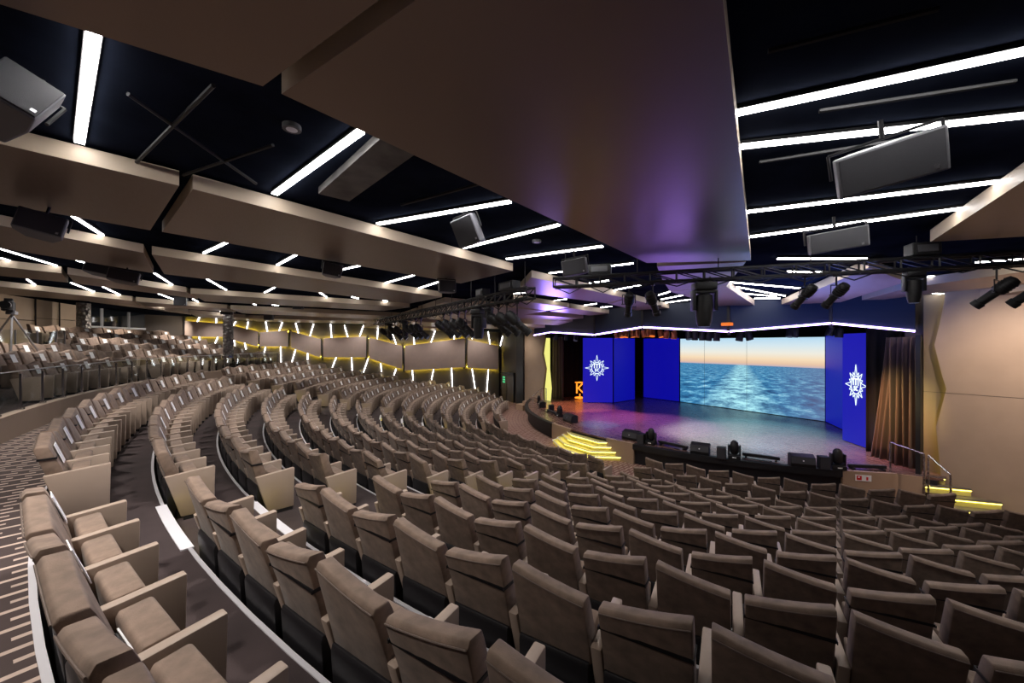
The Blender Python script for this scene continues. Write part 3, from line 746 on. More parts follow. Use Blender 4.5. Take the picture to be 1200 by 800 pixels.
# ---------------------------------------------------------------- stage
ZS = .8
def arcp(r, a): return (r*math.sin(R(a)), -r*math.cos(R(a)))
arc = [arcp(13.3, a) for a in range(-47, 48, 2)]
b = MB(); b.prism(arc + [(10.6, -8.6), (10.6, 3), (-10.6, 3), (-10.6, -8.6)], ZS-.06, ZS)
o = b.obj('stage_floor', ['stage']); structure(o, 'glossy dark wooden stage floor reflecting coloured light')
b = MB(); b.prism([arcp(13.22, a) for a in range(-47, 48, 2)] + [(10.5, -8.7), (10.5, 2.9), (-10.5, 2.9), (-10.5, -8.7)], 0, ZS-.06)
structure(b.obj('stage_front', ['skirt']), 'black curved stage front')
# overhanging black lip
b = MB(); b.ring(13.2, 13.42, R(12.7), R(40.6), ZS-.2, ZS+.012, 40); b.ring(13.2, 13.42, R(-47), R(-9), ZS-.2, ZS+.012, 40)
structure(b.obj('trim_4', ['black']), 'black lip along the stage edge')
b = MB(); b.ring(13.24, 13.34, R(40.7), R(47), 0, ZS+.01, 14); b.slab([(9.70, -9.07, 0), (10.22, -8.86, 0), (10.22, -8.86, ZS+.01), (9.70, -9.07, ZS+.01)], (.02, -.05, 0))
o = b.obj('stage_side_panel', ['tanwood']); tag(o, 'tan wood panel at the right end of the stage front', 'panel')
b = MB(); c1 = Vector((*arcp(13.36, 43.0), .62)); tdir = Vector((math.cos(R(43)), math.sin(R(43)), 0)); nout = Vector((math.sin(R(43)), -math.cos(R(43)), 0))
def plate(c, w_, h_, mi, off): b.slab([c-tdir*w_/2-Vector((0, 0, h_/2))+nout*off, c+tdir*w_/2-Vector((0, 0, h_/2))+nout*off, c+tdir*w_/2+Vector((0, 0, h_/2))+nout*off, c-tdir*w_/2+Vector((0, 0, h_/2))+nout*off], nout*.004, mi)
plate(c1, .42, .19, 0, 0); plate(c1-tdir*.11, .13, .13, 1, .005); plate(c1+tdir*.10-Vector((0, 0, .01)), .05, .10, 1, .005); plate(c1-tdir*.12+Vector((0, 0, .02)), .04, .04, 0, .01)
b.obj('fire_equipment_sign', ['paper', 'red'], o)
b = MB(); b.ring(13.2, 13.34, R(7.2), R(12.7), 0, ZS+.01, 8)
tag(b.obj('stair_cheek', ['tanwood']), 'tan side panel right of the centre stage stairs', 'panel', 'stair side panels')
b = MB(); b.ring(13.2, 13.34, R(-9), R(-2.2), 0, ZS+.01, 8)
tag(b.obj('stair_cheek', ['tanwood']), 'tan side panel left of the centre stage stairs', 'panel', 'stair side panels')
# centre stairs, lit yellow
bot = [(-1.55, -13.2), (-1.4, -13.65), (0., -14.28), (1.45, -14.22), (2.5, -12.95)]
top = [(-.5, -13.1), (-.48, -13.2), (-.2, -13.32), (1.5, -13.25), (1.65, -13.0)]
root = empty('stage_stairs', (0, -13.5, 0)); tag(root, 'centre stage stairs of four angled steps lit yellow', 'stairs')
for i in range(4):
    f = i/4
    poly = [(p[0]*(1-f)+q[0]*f, p[1]*(1-f)+q[1]*f+13.5) for p, q in zip(bot, top)]
    z1 = .16*(i+1)
    b = MB(); b.prism(poly, z1-.16+.002*(i == 0), z1); o = b.obj('step', ['yel'], root)
    b = MB()
    for u, v in zip(poly[:-1], poly[1:]): b.tube((u[0], u[1]-.03, z1-.004), (v[0], v[1]-.03, z1-.004), .022, 6)
    b.obj('nosing', ['plate'], o)
    b = MB()
    for u, v in zip(poly[:-1], poly[1:]): b.tube((u[0], u[1]-.014, z1-.034), (v[0], v[1]-.014, z1-.034), .008, 6)
    b.obj('light_strip', ['ledyel3'], o)
# right stairs
Lp = [(10.05, -8.75), (10.3, -9.0), (10.6, -9.2), (10.9, -9.4)]; Rp = [(10.6, -8.42), (11.1, -8.36), (11.65, -8.36), (12.2, -8.36)]
root = empty('side_stairs', (10.5, -8.6, 0)); tag(root, 'yellow-lit side steps at the right end of the stage', 'stairs')
for i in range(4):
    z1 = ZS - .2*i - .002
    poly = [(9.95-10.5, -8.3+8.6), (Lp[i][0]-10.5, Lp[i][1]+8.6), (Rp[i][0]-10.5, Rp[i][1]+8.6), (Rp[i][0]-10.5, -8.25+8.6)]
    b = MB(); b.prism(poly, 0 if i == 3 else z1-.2, z1, 1); b.mi = [1, 1, 0, 0, 0, 0]
    o = b.obj('step', ['tanwood', 'tread'], root)
    u, v = Vector((*poly[1], 0)), Vector((*poly[2], 0))
    dn_ = Vector(((v-u).y, -(v-u).x, 0)).normalized()
    b = MB(); b.slab([u+dn_*.004+Vector((0, 0, z1-.19)), v+dn_*.004+Vector((0, 0, z1-.19)), v+dn_*.004+Vector((0, 0, z1-.03)), u+dn_*.004+Vector((0, 0, z1-.03))], dn_*.006)
    b.obj('riser_face', ['yel'], o)
    b = MB(); b.slab([u-dn_*.02+Vector((0, 0, z1+.001)), v-dn_*.02+Vector((0, 0, z1+.001)), v+dn_*.045+Vector((0, 0, z1+.001)), u+dn_*.045+Vector((0, 0, z1+.001))], (0, 0, .02)); b.obj('nosing', ['grey'], o)
    b = MB(); b.tube(u+dn_*.03+Vector((0, 0, z1-.035)), v+dn_*.03+Vector((0, 0, z1-.035)), .008, 6); b.obj('light_strip', ['ledyel3'], o)
def rail(name, label, posts, zt_, zb_):
    root = empty(name, (*posts[0], zb_[0])); ox, oy, oz = posts[0][0], posts[0][1], zb_[0]
    tag(root, label, 'handrail')
    for (x, y), za, zc in zip(posts, zt_, zb_):
        b = MB(); b.tube((x-ox, y-oy, zc-oz), (x-ox, y-oy, za-oz), .022, 8)
        for j in range(14):
            z_ = zc + (za-zc)*(j+.5)/14; b.box((x-ox, y-oy, z_-oz), (.052, .052, .03))
        b.obj('post', ['chrome'], root, smooth=False)
    b = MB(); b.path([(x-ox, y-oy, za-oz) for (x, y), za in zip(posts, zt_)], .024, 8); b.obj('top_rail', ['chrome'], root, smooth=True)
rail('handrail', 'chrome handrail at the top of the right stage steps', [(9.55, -9.0), (10.38, -9.45)], [1.72, 1.62], [.8, .0])
rail('handrail', 'chrome handrail going down beside the right stage steps', [(10.47, -9.5), (10.95, -9.8)], [1.62, 1.24], [.0, .0])
p0 = atdist(624.5, 470, 27.8); p1 = atdist(634, 470, 26.9); p2 = atdist(640, 470, 26.7)
rail('handrail', 'small chrome handrail at the left end of the stage', [(p0.x, p0.y), (p1.x, p1.y), (p2.x, p2.y)], [1.1, 1.75, 1.78], [0, 0, .8])
b = MB(); b.box((-10.3, -9.4, .2), (.9, .6, .4)); b.box((-10.0, -9.2, .5), (.5, .5, .3))
tag(b.obj('stage_steps', ['tanwood']), 'small tan steps at the left end of the stage', 'steps')

# LED screen, blue side walls
def quad_em(name, p0, p1, z0, z1, m_, th=.12):
    p0, p1 = Vector((*p0, 0)), Vector((*p1, 0)); d = (p1-p0).normalized(); n = Vector((d.y, -d.x, 0))
    b = MB(); vs = [p0+Vector((0, 0, z0)), p1+Vector((0, 0, z0)), p1+Vector((0, 0, z1)), p0+Vector((0, 0, z1))]
    b.add(vs + [v - n*th for v in vs], [(0, 1, 2, 3), (5, 4, 7, 6), (0, 4, 5, 1), (1, 5, 6, 2), (2, 6, 7, 3), (3, 7, 4, 0)], 1)
    b.mi[-6] = 0; b.uv[0] = [(0, 0), (1, 0), (1, 1), (0, 1)]
    return b.obj(name, [m_, 'black'])
o = quad_em('stage_screen', (-3.1, -1.15), (5.15, -1.15), ZS+.03, 5.15, 'screen')
tag(o, 'huge screen at the back of the stage showing sea, wake and sunset sky', 'screen')
b = MB()
for x in (-1.35, 1.3): b.box((x, -1.155, 2.95), (.012, .006, 4.3))
b.obj('panel_joint', ['black'], o)
o = quad_em('blue_screen', (-6.0, -1.4), (-3.15, -1.2), ZS+.03, 5.2, 'blueled2'); tag(o, 'deep blue screen panel left of the sea picture', 'screen')
o = quad_em('blue_screen', (5.2, -1.2), (7.0, -3.6), ZS+.03, 5.2, 'blueled2'); tag(o, 'deep blue screen panel right of the sea picture', 'screen')
o = quad_em('blue_screen', (-5.25, -5.35), (-5.55, -2.9), ZS+.03, 5.2, 'blueled2'); tag(o, 'deep blue return panel beside the left logo panel', 'screen')
lpA, lpB = quad_em('logo_screen', (-6.4, -7.1), (-5.28, -5.43), ZS+.03, 5.2, 'blueled'), quad_em('logo_screen', (7.17, -5.25), (8.37, -6.3), ZS+.03, 5.2, 'blueled')
tag(lpA, 'blue panel with white sun emblem at the left of the stage', 'screen', 'blue logo panels'); tag(lpB, 'blue panel with white sun emblem at the right of the stage', 'screen', 'blue logo panels')
def tomesh(fo, parent):
    bpy.context.view_layer.update()
    me = bpy.data.meshes.new_from_object(fo); mw = fo.matrix_world.copy(); pm = parent.matrix_world.copy()
    n_ = fo.name; bpy.data.objects.remove(fo); o = bpy.data.objects.new('lettering', me); C.objects.link(o)
    if parent is not None: o.parent = parent; o.matrix_local = pm.inverted() @ mw
    return o
def logo(parent, c, tang, rad, sq):
    t = Vector(tang).normalized(); n = Vector((t.y, -t.x, 0)); c = Vector(c) + n*.012
    def to(u, v): return c + t*u*rad*sq + Vector((0, 0, v*rad))
    b = MB()
    def poly(pts):
        vs = [to(*p) for p in pts]; o = len(b.v); b.v += [tuple(v) for v in vs] + [tuple(v+n*.012) for v in vs]; k = len(vs)
        b.f.append(tuple(range(o, o+k))); b.f.append(tuple(range(o+2*k-1, o+k-1, -1))); b.mi += [0, 0]
        for i in range(k): b.f.append((o+i, o+(i+1) % k, o+k+(i+1) % k, o+k+i)); b.mi.append(0)
    def seg(p, q, w_):
        d = Vector((q[0]-p[0], q[1]-p[1])).normalized(); m_ = Vector((-d.y, d.x))*w_/2
        poly([(p[0]+m_.x, p[1]+m_.y), (q[0]+m_.x, q[1]+m_.y), (q[0]-m_.x, q[1]-m_.y), (p[0]-m_.x, p[1]-m_.y)])
    for i in range(16):
        a = 2*PI*i/16 + PI/2; L_ = 1.0 if i % 4 == 0 else (.80 if i % 2 == 0 else .66)
        hw = .125 if i % 2 == 0 else .10
        tip = (L_*math.cos(a), L_*math.sin(a))
        for s_ in (-1, 1):
            bs_ = (.50*math.cos(a+s_*hw*1.6), .50*math.sin(a+s_*hw*1.6)); seg(bs_, tip, .034)
    for r_, w_ in ((.47, .055),):
        for i in range(32):
            a0, a1 = 2*PI*i/32, 2*PI*(i+1)/32; poly([((r_-w_)*math.cos(a0), (r_-w_)*math.sin(a0)), ((r_-w_)*math.cos(a1), (r_-w_)*math.sin(a1)), (r_*math.cos(a1), r_*math.sin(a1)), (r_*math.cos(a0), r_*math.sin(a0))])
    b.obj('sun_emblem', ['white_em'], parent)
    for txt, v, s_ in (('m', -.01, .68), ('sc', -.28, .44)):
        cu = bpy.data.curves.new('letters', 'FONT'); cu.body = txt; cu.size = s_*rad*1.15; cu.align_x = 'CENTER'; cu.extrude = .008; cu.offset = .006*rad
        cu.materials.append(M['white_em']); fo = bpy.data.objects.new('letters', cu); C.objects.link(fo)
        mw = Matrix((( t.x*sq, 0, n.x, 0), (t.y*sq, 0, n.y, 0), (0, 1, 0, 0), (0, 0, 0, 1)))
        mw.translation = to(0, v) + n*.01; fo.matrix_world = mw; tomesh(fo, parent)
def onseg(px, py, A, B): return atline(px, py, A, B)
cl = onseg(699.5, 431, (-6.4, -7.1), (-5.28, -5.43)); cr = onseg(1003.5, 451, (7.17, -5.25), (8.37, -6.3))
logo(lpA, cl, (1.12, 1.67, 0), .86, .92); logo(lpB, cr, (1.2, -1.05, 0), .80, .74)

# curtains
def curtain(name, x0, y0, x1, y1, z0, z1, folds, amp, m_, flare=0., ph=0., lean=0.):
    nu, nv = folds*8, 10; d = Vector((x1-x0, y1-y0, 0)); ln = d.length; d.normalize(); n = Vector((-d.y, d.x, 0))
    b = MB(); vs = []
    for j in range(nv+1):
        z = z0 + (z1-z0)*j/nv; fl_ = 1 + flare*(1-j/nv)**2
        for i in range(nu+1):
            u = i/nu; off = amp*(math.sin(2*PI*folds*u+ph) + .4*math.sin(2*PI*folds*.5*u + 1.3*j/nv+ph))*(1 if j < nv else .6)
            p = Vector((x0, y0, 0)) + d*(ln*(u-.5)*fl_ + ln*.5 + lean*(j/nv)) + n*off; vs.append((p.x, p.y, z))
    fs = [(j*(nu+1)+i, j*(nu+1)+i+1, (j+1)*(nu+1)+i+1, (j+1)*(nu+1)+i) for j in range(nv) for i in range(nu)]
    b.add(vs, fs); o = b.obj(name, [m_], smooth=False)
    for p in o.data.polygons: p.use_smooth = True
    md = o.modifiers.new('s', 'SOLIDIFY'); md.thickness = .02; return o
o = curtain('stage_curtain', 8.68, -7.30, 9.1, -7.4, ZS, 5.0, 3, .11, 'curt_r', .25, 0., .38); tag(o, 'copper brown stage curtain right of the blue logo panel', 'curtain', 'stage curtains')
o = curtain('stage_curtain', 9.22, -7.75, 10.02, -7.95, ZS, 5.0, 5, .17, 'curt_r', .1, 1.); tag(o, 'gathered olive brown stage curtain beside the black post', 'curtain', 'stage curtains')
q0, q1 = atdist(647, 400, 28.6), atdist(660, 400, 27.9)
o = curtain('stage_curtain', q0.x, q0.y, q1.x, q1.y, ZS, 5.3, 4, .1, 'curt_l', .05); tag(o, 'dark brown stage curtain beside the yellow glowing strip', 'curtain', 'stage curtains')
q0, q1 = atdist(660, 400, 29.5), atdist(692, 400, 30.5)
o = curtain('stage_drape', q0.x, q0.y, q1.x, q1.y, ZS, 5.5, 5, .06, 'drape'); tag(o, 'black drape behind the left logo panel', 'curtain')
o = curtain('stage_drape', 8.3, -6.6, 9.9, -6.4, ZS, 5.5, 5, .06, 'drape'); tag(o, 'black drape behind the right stage curtain', 'curtain')
b = MB(); b.box((0, 1.5, 3), (24, .2, 7)); structure(b.obj('wall_stage_back', ['drape']), 'black back of the stage')
b = MB(); b.box((-11, -3, 3), (.2, 9, 7)); structure(b.obj('wall_stage_left', ['drape']))
b = MB(); b.box((11, -3, 3), (.2, 9, 7)); structure(b.obj('wall_stage_right', ['drape']))
# orange K sign
p = atdist(679.5, 459, 28.4)
root = empty('neon_sign', p); tag(root, 'orange glowing letter K sign half hidden behind the left logo panel', 'sign')
ct = bpy.data.curves.new('letter', 'FONT'); ct.body = 'K'; ct.size = 1.05; ct.extrude = .02; ct.align_x = 'CENTER'; ct.materials.append(M['orange'])
fo = bpy.data.objects.new('letter', ct); C.objects.link(fo); fo.rotation_euler = (PI/2, 0, math.atan2(FW[1], FW[0])-PI/2); fo.location = p + Vector((0, 0, -.1)); tomesh(fo, root)
b = MB(); b.box((0, 0, -.42), (.5, .5, .1)); b.box((0, 0, -.28), (.06, .06, .3)); b.box((0, 0, .68), (.5, .5, .05)); b.obj('stand', ['orange'], root)

# ---------------------------------------------------------------- pelmet above the stage
pp = [(644.5, 395), (647, 388), (697, 392), (753, 383), (854, 388), (974, 378.3), (1072.5, 387.5)]
xy = [(-9.6, -8.9), (-8.2, -9.2)]
def arcray(px, r_=11.6):
    d = ray(px); A = d[0]**2+d[1]**2; B = 2*(CX*d[0]+CY*d[1]); Cc = CX*CX+CY*CY-r_*r_
    t = (-B-math.sqrt(max(0, B*B-4*A*Cc)))/(2*A); return (CX+d[0]*t, CY+d[1]*t), t
V = []
for i, (px, py) in enumerate(pp):
    if i == 0: q = atdist(626, 392.5, 26.8)
    elif i == 1: q = atdist(646, 389, 25.6)
    elif i == 6: q = aty(1072.5, 387.5, -8.45)
    else: (x, y), t = arcray(px, 11.9 if i != 5 else 11.9); q = Vector((x, y, H + (HY-py)/F*t))
    V.append(q)
root = empty('stage_pelmet', (0, -11, 5)); tag(root, 'dark folded pelmet above the stage with purple light edge', 'pelmet')
zb0 = [v - Vector((0, -11, 5)) for v in V]
for i, (u, v) in enumerate(zip(zb0[:-1], zb0[1:])):
    d = (v-u); d.z = 0; d.normalize(); n = Vector((-d.y, d.x, 0)); ta = zs(u.x, u.y-11)+.22-5; tb = zs(v.x, v.y-11)+.22-5; top_ = ta
    b = MB(); b.slab([u, v, Vector((v.x, v.y, tb)), Vector((u.x, u.y, ta))], n*.12); b.obj('fascia', ['pelmet'], root)
    b = MB(); b.tube(u+Vector((0, 0, -.01))-n*.02, v+Vector((0, 0, -.01))-n*.02, .033, 8); b.obj('light_edge', ['ledpur'], root)
    if i > 0:
        b = MB(); b.box((u.x, u.y, (u.z+top_)/2-.1), (.09, .09, top_-u.z+.1)); b.obj('joint_post', ['black'], root)
# lamp clusters under the pelmet
def par_mesh():
    b = MB(); b.lathe([(.07, 0), (.10, -.06), (.11, -.28)], (0, 0, 0), 10, 0); b.lathe([(.095, -.27), (.10, -.286)], (0, 0, 0), 10, 1); b.box((0, 0, .07), (.03, .03, .14)); return b
par0 = None; npar = 0
runs = [((722, 388), (760, 386), 7, 'orangelamp'), ((765, 386), (790, 388), 4, 'orangelamp'), ((806, 389), (840, 390), 5, 'lens'), ((868, 390), (876, 389), 2, 'lens'), ((926, 385), (932, 385), 2, 'lens'), ((975, 383), (984, 385), 2, 'lens'), ((652, 392), (675, 393), 3, 'lens')]
for (p, q, n, m_) in runs:
    mesh_ = par_mesh().mesh('lamp', ['copper' if m_ == 'orangelamp' else 'black', m_], smooth=True)
    for i in range(n):
        f = i/max(1, n-1); px = p[0]+(q[0]-p[0])*f; py = p[1]+(q[1]-p[1])*f
        (x, y), t = arcray(px, 10.4)
        o = bpy.data.objects.new('stage_lamp', mesh_); C.objects.link(o); z = H + (HY-py)/F*t
        o.location = (x, y, z+.02); o.rotation_euler = (R(random.uniform(-20, 20)), R(random.uniform(-12, 12)), random.uniform(0, 3))
        o.scale = (1.25, 1.25, 1.25)
        npar += 1
        seg_ = {0: 'orange group at the left', 1: 'orange group nearer the screen', 2: 'dark group before the screen', 3: 'dark pair below the amber lamp', 4: 'dark pair before the sunset', 5: 'dark pair by the right logo', 6: 'dark group by the left curtain'}[runs.index((p, q, n, m_))]
        tag(o, 'small stage lamp under the pelmet, %s, %s of its group' % (seg_, ORD[i]), 'stage lamp', 'small lamps hanging under the pelmet')
b = MB(); b.box((0, 0, 0), (.35, .3, .12)); o = b.obj('amber_lamp', ['orangelamp'], bevel=.02); (x, y), t = arcray(865, 11.2); o.location = (x, y-.75, H+(HY-381)/F*t+.02); tag(o, 'small glowing amber lamp on the pelmet above the sea screen', 'lamp')

# ---------------------------------------------------------------- trusses and fixtures
def truss(A, B, z, s_, label, name='lighting_truss'):
    A, B = Vector((*A, z)), Vector((*B, z)); d = (B-A).normalized(); n = Vector((-d.y, d.x, 0)); root = empty(name, A); tag(root, label, 'truss', 'black lighting trusses')
    cs = [n*s_/2, -n*s_/2, n*s_/2+Vector((0, 0, -s_)), -n*s_/2+Vector((0, 0, -s_))]
    b = MB()
    for c in cs: b.tube(c, (B-A)+c, .03, 6)
    b.obj('chords', ['black'], root)
    L_ = (B-A).length; k = int(L_/.5); b = MB()
    for i in range(k):
        p, q = d*(L_*i/k), d*(L_*(i+1)/k)
        for c0, c1 in ((0, 1), (2, 3), (0, 2), (1, 3)):
            b.tube(p+cs[c0], q+cs[c1], .016, 4); b.tube(p+cs[c1], p+cs[c0], .016, 4)
    b.obj('lacing', ['black'], root)
    b = MB()
    for i in range(0, k, 3):
        p = d*(L_*(i+.5)/k); b.tube(p, p+Vector((0, 0, max(.1, zs(A.x+p.x, A.y+p.y)+.27-z))), .01, 4)
    b.obj('hanging_wires', ['black'], root)
    b = MB(); k2 = int(L_/.7)     # sagging cables
    for i in range(k2):
        p, q = d*(L_*i/k2)-n*s_/2, d*(L_*(i+1)/k2)-n*s_/2; m_ = (p+q)/2-Vector((0, 0, .10+.08*random.random()))
        b.path([p+Vector((0, 0, -s_)), m_+Vector((0, 0, -s_)), q+Vector((0, 0, -s_))], .012, 5)
    b.obj('cables', ['black'], root); return root
T1 = ((5.6, -19.9), (-10., -19.9)); T2 = ((6.4, -19.8), (14.6, -13.3))
truss(*T1, 6.17, .26, 'long black lamp truss crossing the middle of the hall')
truss(*T2, 6.28, .20, 'black lamp truss nearest the camera, at the right')
for (x, y, z, w_, lab) in ((4.6, -19.9, 6.33, .7, 'black cable and dimmer box on the near end of the far truss'), (3.1, -19.9, 6.31, .45, 'black box on the far truss above the large moving light'),
                          (7.2, -19.15, 6.42, .5, 'black box on the left end of the near truss'), (11.6, -15.75, 6.42, .4, 'black winch on the near truss above the right logo panel')):
    root = empty('truss_box', (x, y, z), 0 if y < -19.5 else .7); tag(root, lab, 'box', 'equipment boxes on the trusses')
    b = MB(); b.box((0, 0, 0), (w_, .26, .22)); b.obj('case', ['black'], root, bevel=.015)
    b = MB(); b.box((0, -.14, 0), (w_*.7, .02, .12)); b.obj('front_panel', ['grey'], root)
def profile_spot(root):
    b = MB(); b.box((0, 0, -.12), (.03, .03, .26)); b.box((0, 0, -.0), (.09, .09, .08)); b.obj('clamp', ['black'], root)
    b = MB(); b.tube((-.17, 0, -.26), (.17, 0, -.26), .012, 6); b.tube((-.17, 0, -.26), (-.17, 0, -.50), .012, 6); b.tube((.17, 0, -.26), (.17, 0, -.50), .012, 6); b.obj('yoke', ['black'], root)
    mt = Matrix.Rotation(R(48), 4, 'X')
    b = MB(); b.lathe([(.02, .36), (.10, .34), (.125, .28), (.125, .02), (.09, -.02), (.085, -.30), (.105, -.31), (.105, -.42)], (0, 0, -.50), 14, 0, mt)
    for i in range(4): b.lathe([(.138, .08+.055*i), (.138, .10+.055*i)], (0, 0, -.50), 14, 0, mt)
    body = b.obj('lamp_body', ['black'], root, smooth=True)
    b = MB(); b.lathe([(.09, -.415), (.09, -.425)], (0, 0, -.50), 14, 0, mt); b.obj('lens', ['lens'], body)
    b = MB(); b.box(mt @ Vector((.15, 0, -.12)) + Vector((0, 0, -.5)), (.10, .03, .03)); b.box(mt @ Vector((-.15, 0, -.02)) + Vector((0, 0, -.5)), (.10, .03, .03)); b.obj('shutter_handles', ['grey'], body)
def moving_head(root, up=False):
    s_ = -1
    b = MB(); b.box((0, 0, -.10), (.42, .34, .16)); b.obj('base', ['black'], root, bevel=.03, smooth=True)
    b = MB(); b.box((0, 0, -.005), (.30, .06, .05)); b.tube((-.12, 0, 0), (-.12, 0, .1), .02, 6); b.tube((.12, 0, 0), (.12, 0, .1), .02, 6); b.obj('clamps', ['grey'], root)
    b = MB()
    b.slab([(-.24, -.1, -.18), (.24, -.1, -.18), (.24, -.1, -.60), (.185, -.1, -.60), (.185, -.1, -.245), (-.185, -.1, -.245), (-.185, -.1, -.60), (-.24, -.1, -.60)], (0, .2, 0))
    b.obj('yoke', ['black'], root, bevel=.015, smooth=True)
    b = MB(); b.lathe([(.10, -.25), (.165, -.29), (.175, -.50), (.15, -.80), (.12, -.92)], (0, 0, 0), 12); b.obj('head', ['black'], root, smooth=True)
    b = MB(); b.lathe([(.105, -.915), (.105, -.93)], (0, 0, 0), 12); b.obj('lens', ['lens'], root)
pr = empty('profile_spotlight'); profile_spot(pr)
mh = empty('moving_head_light'); moving_head(mh)
for o in list(bpy.data.objects):
    if o.parent in (pr, mh) or (o.parent and o.parent.parent in (pr, mh)): P(o)
used = {'p': False, 'm': False}
def fixture(kind, px, T, z, rz, sc_, lab, tilt=0.):
    q = atline(px, 330, *T)
    src = pr if kind == 'p' else mh
    if not used[kind]: o = src; used[kind] = True
    else: o = copy_tree(src)
    o.location = (q.x, q.y, z); o.rotation_euler = (0, R(tilt), rz); o.scale = (sc_,)*3
    tag(o, lab, 'spotlight' if kind == 'p' else 'moving light', 'profile spotlights on the trusses' if kind == 'p' else 'moving head lights on the trusses')
z2 = 6.05; z1_ = 5.86
fixture('m', 825, T2, z2, .9, 1.0, 'large moving light hanging straight down before the stage, on the near truss')
fixture('m', 1071, T2, z2+.02, .6, .62, 'moving light on the near truss above the right logo panel')
for px, rz, sc_, lab in ((737, .8, .80, 'profile spotlight left of the large moving light, farther from it'), (765, .3, .80, 'profile spotlight left of the large moving light, closer to it'),
                         (943, 1.25, .72, 'profile spotlight above the sea screen, left one of two'), (980, 1.2, .72, 'profile spotlight above the sea screen, right one of two'),
                         (1168, 1.5, .80, 'profile spotlight against the tan wall on the right'), (1212, 1.5, .80, 'profile spotlight cut by the right picture edge')):
    fixture('p', px, T2, z2, rz, sc_, lab)
names_ = ['first', 'second', 'third', 'fourth', 'fifth', 'sixth', 'seventh', 'eighth', 'ninth', 'tenth', 'eleventh', 'twelfth', 'thirteenth']
fixture('m', 561, T1, z1_, .3, 1.0, 'large moving light in the middle of the far truss')
fixture('m', 573, T1, z1_, .3, .55, 'small moving light right of the large one on the far truss')
for i, px in enumerate((584, 594, 606, 520, 528, 537, 545)):
    fixture('p', px, T1, z1_, -.45-.05*i, 1.05, 'profile spotlight on the far truss, %s of the cluster %s the large moving light' % (names_[i % 3 if i < 3 else i-3], 'right of' if i < 3 else 'left of'))
for i, px in enumerate((452, 457, 463, 469, 475, 481, 487, 493)):
    fixture('p' if i not in (1, 4) else 'm', px, T1, z1_, -.4-.06*i, 1.05 if i not in (1, 4) else .8, '%s on the far truss, %s from its far end' % ('profile spotlight' if i not in (1, 4) else 'moving light', names_[i]))

# ---------------------------------------------------------------- ceiling speakers
def speaker(px, py, t, w_, h_, d_, rz, tilt, lab, roll=0., cat='speaker'):
    p = atdist(px, py, t); root = empty('ceiling_speaker', p, rz); root.rotation_euler = (R(tilt), R(roll), rz); tag(root, lab, cat, 'loudspeakers hanging from the ceiling')
    b = MB(); poly = [(-w_/2, -d_/2), (w_/2, -d_/2), (w_/2, -d_*.1), (w_*.28, d_/2), (-w_*.28, d_/2), (-w_/2, -d_*.1)]
    b.prism(poly, -h_/2, h_/2); b.obj('cabinet', ['spk'], root, bevel=.012, smooth=False)
    b = MB(); b.box((0, -d_/2-.006, 0), (w_*.94, .016, h_*.92)); b.obj('grille', ['grille'], root, bevel=.004)
    b = MB(); b.box((w_*.38, -d_/2-.016, -h_*.36), (.03, .004, .03)); b.obj('badge', ['alu'], root)
    b = MB(); zt_ = h_/2+.05
    b.path([(-w_/2-.02, 0, 0), (-w_/2-.02, 0, zt_), (w_/2+.02, 0, zt_), (w_/2+.02, 0, 0)], .014, 6); b.tube((0, 0, zt_), (0, 0, zt_+.16), .02, 6); b.obj('bracket', ['black'], root)
yaw = math.atan2(FW[1], FW[0]) - PI/2     # faces away from the camera; local -y faces the camera when rz=yaw
speaker(1037, 193, 3.6, .74, .36, .30, yaw-.55, 22, 'large grey speaker hanging between the long light lines at the right', -10)
speaker(979, 282, 6.0, .72, .30, .30, yaw-.45, 10, 'grey speaker just above the near truss at the right', -6)
speaker(14, 122, 3.0, .34, .46, .36, yaw+.9, -30, 'dark grey speaker cut by the left picture edge', 25)
speaker(49, 265, 6.2, .52, .34, .34, yaw+.75, -12, 'grey speaker hanging below the first row panel at the left', 12)
speaker(551, 270, 6.6, .42, .46, .36, yaw-.5, 20, 'grey speaker between the light lines beside the largest panel', -12)
speaker(675, 313, 8.3, .52, .32, .34, yaw-.45, 8, 'dark grey speaker at the left end of the near truss', -6)
speaker(523, 336, 11.2, .48, .34, .34, yaw+.4, 0, 'pale grey speaker above the far truss lamps', 0)
speaker(389, 317, 9.6, .42, .30, .34, yaw+.5, 0, 'dark grey speaker in the second gap from the camera', 8)
speaker(146, 325, 10.6, .62, .30, .36, yaw+.6, -10, 'black speaker under the third row panel, in front', 10)
speaker(118, 317, 11.0, .62, .26, .36, yaw+.6, -10, 'black speaker behind the one under the third row panel', 12)
speaker(212, 353, 17.5, .45, .40, .36, yaw+.5, 0, 'small speaker over the far upper seats')
speaker(266, 365, 21.5, .55, .34, .36, yaw+.5, 0, 'small speaker on the mosaic column')
for i, (px, py, t) in enumerate(((316, 372, 23), (350, 359, 20), (377, 368, 23), (410, 375, 25), (404, 388, 12))):
    if i < 4: speaker(px, py, t, .5, .3, .34, yaw+.3*i, 0, 'tiny distant speaker above the side wall, %s from the mosaic column' % ORD[i])

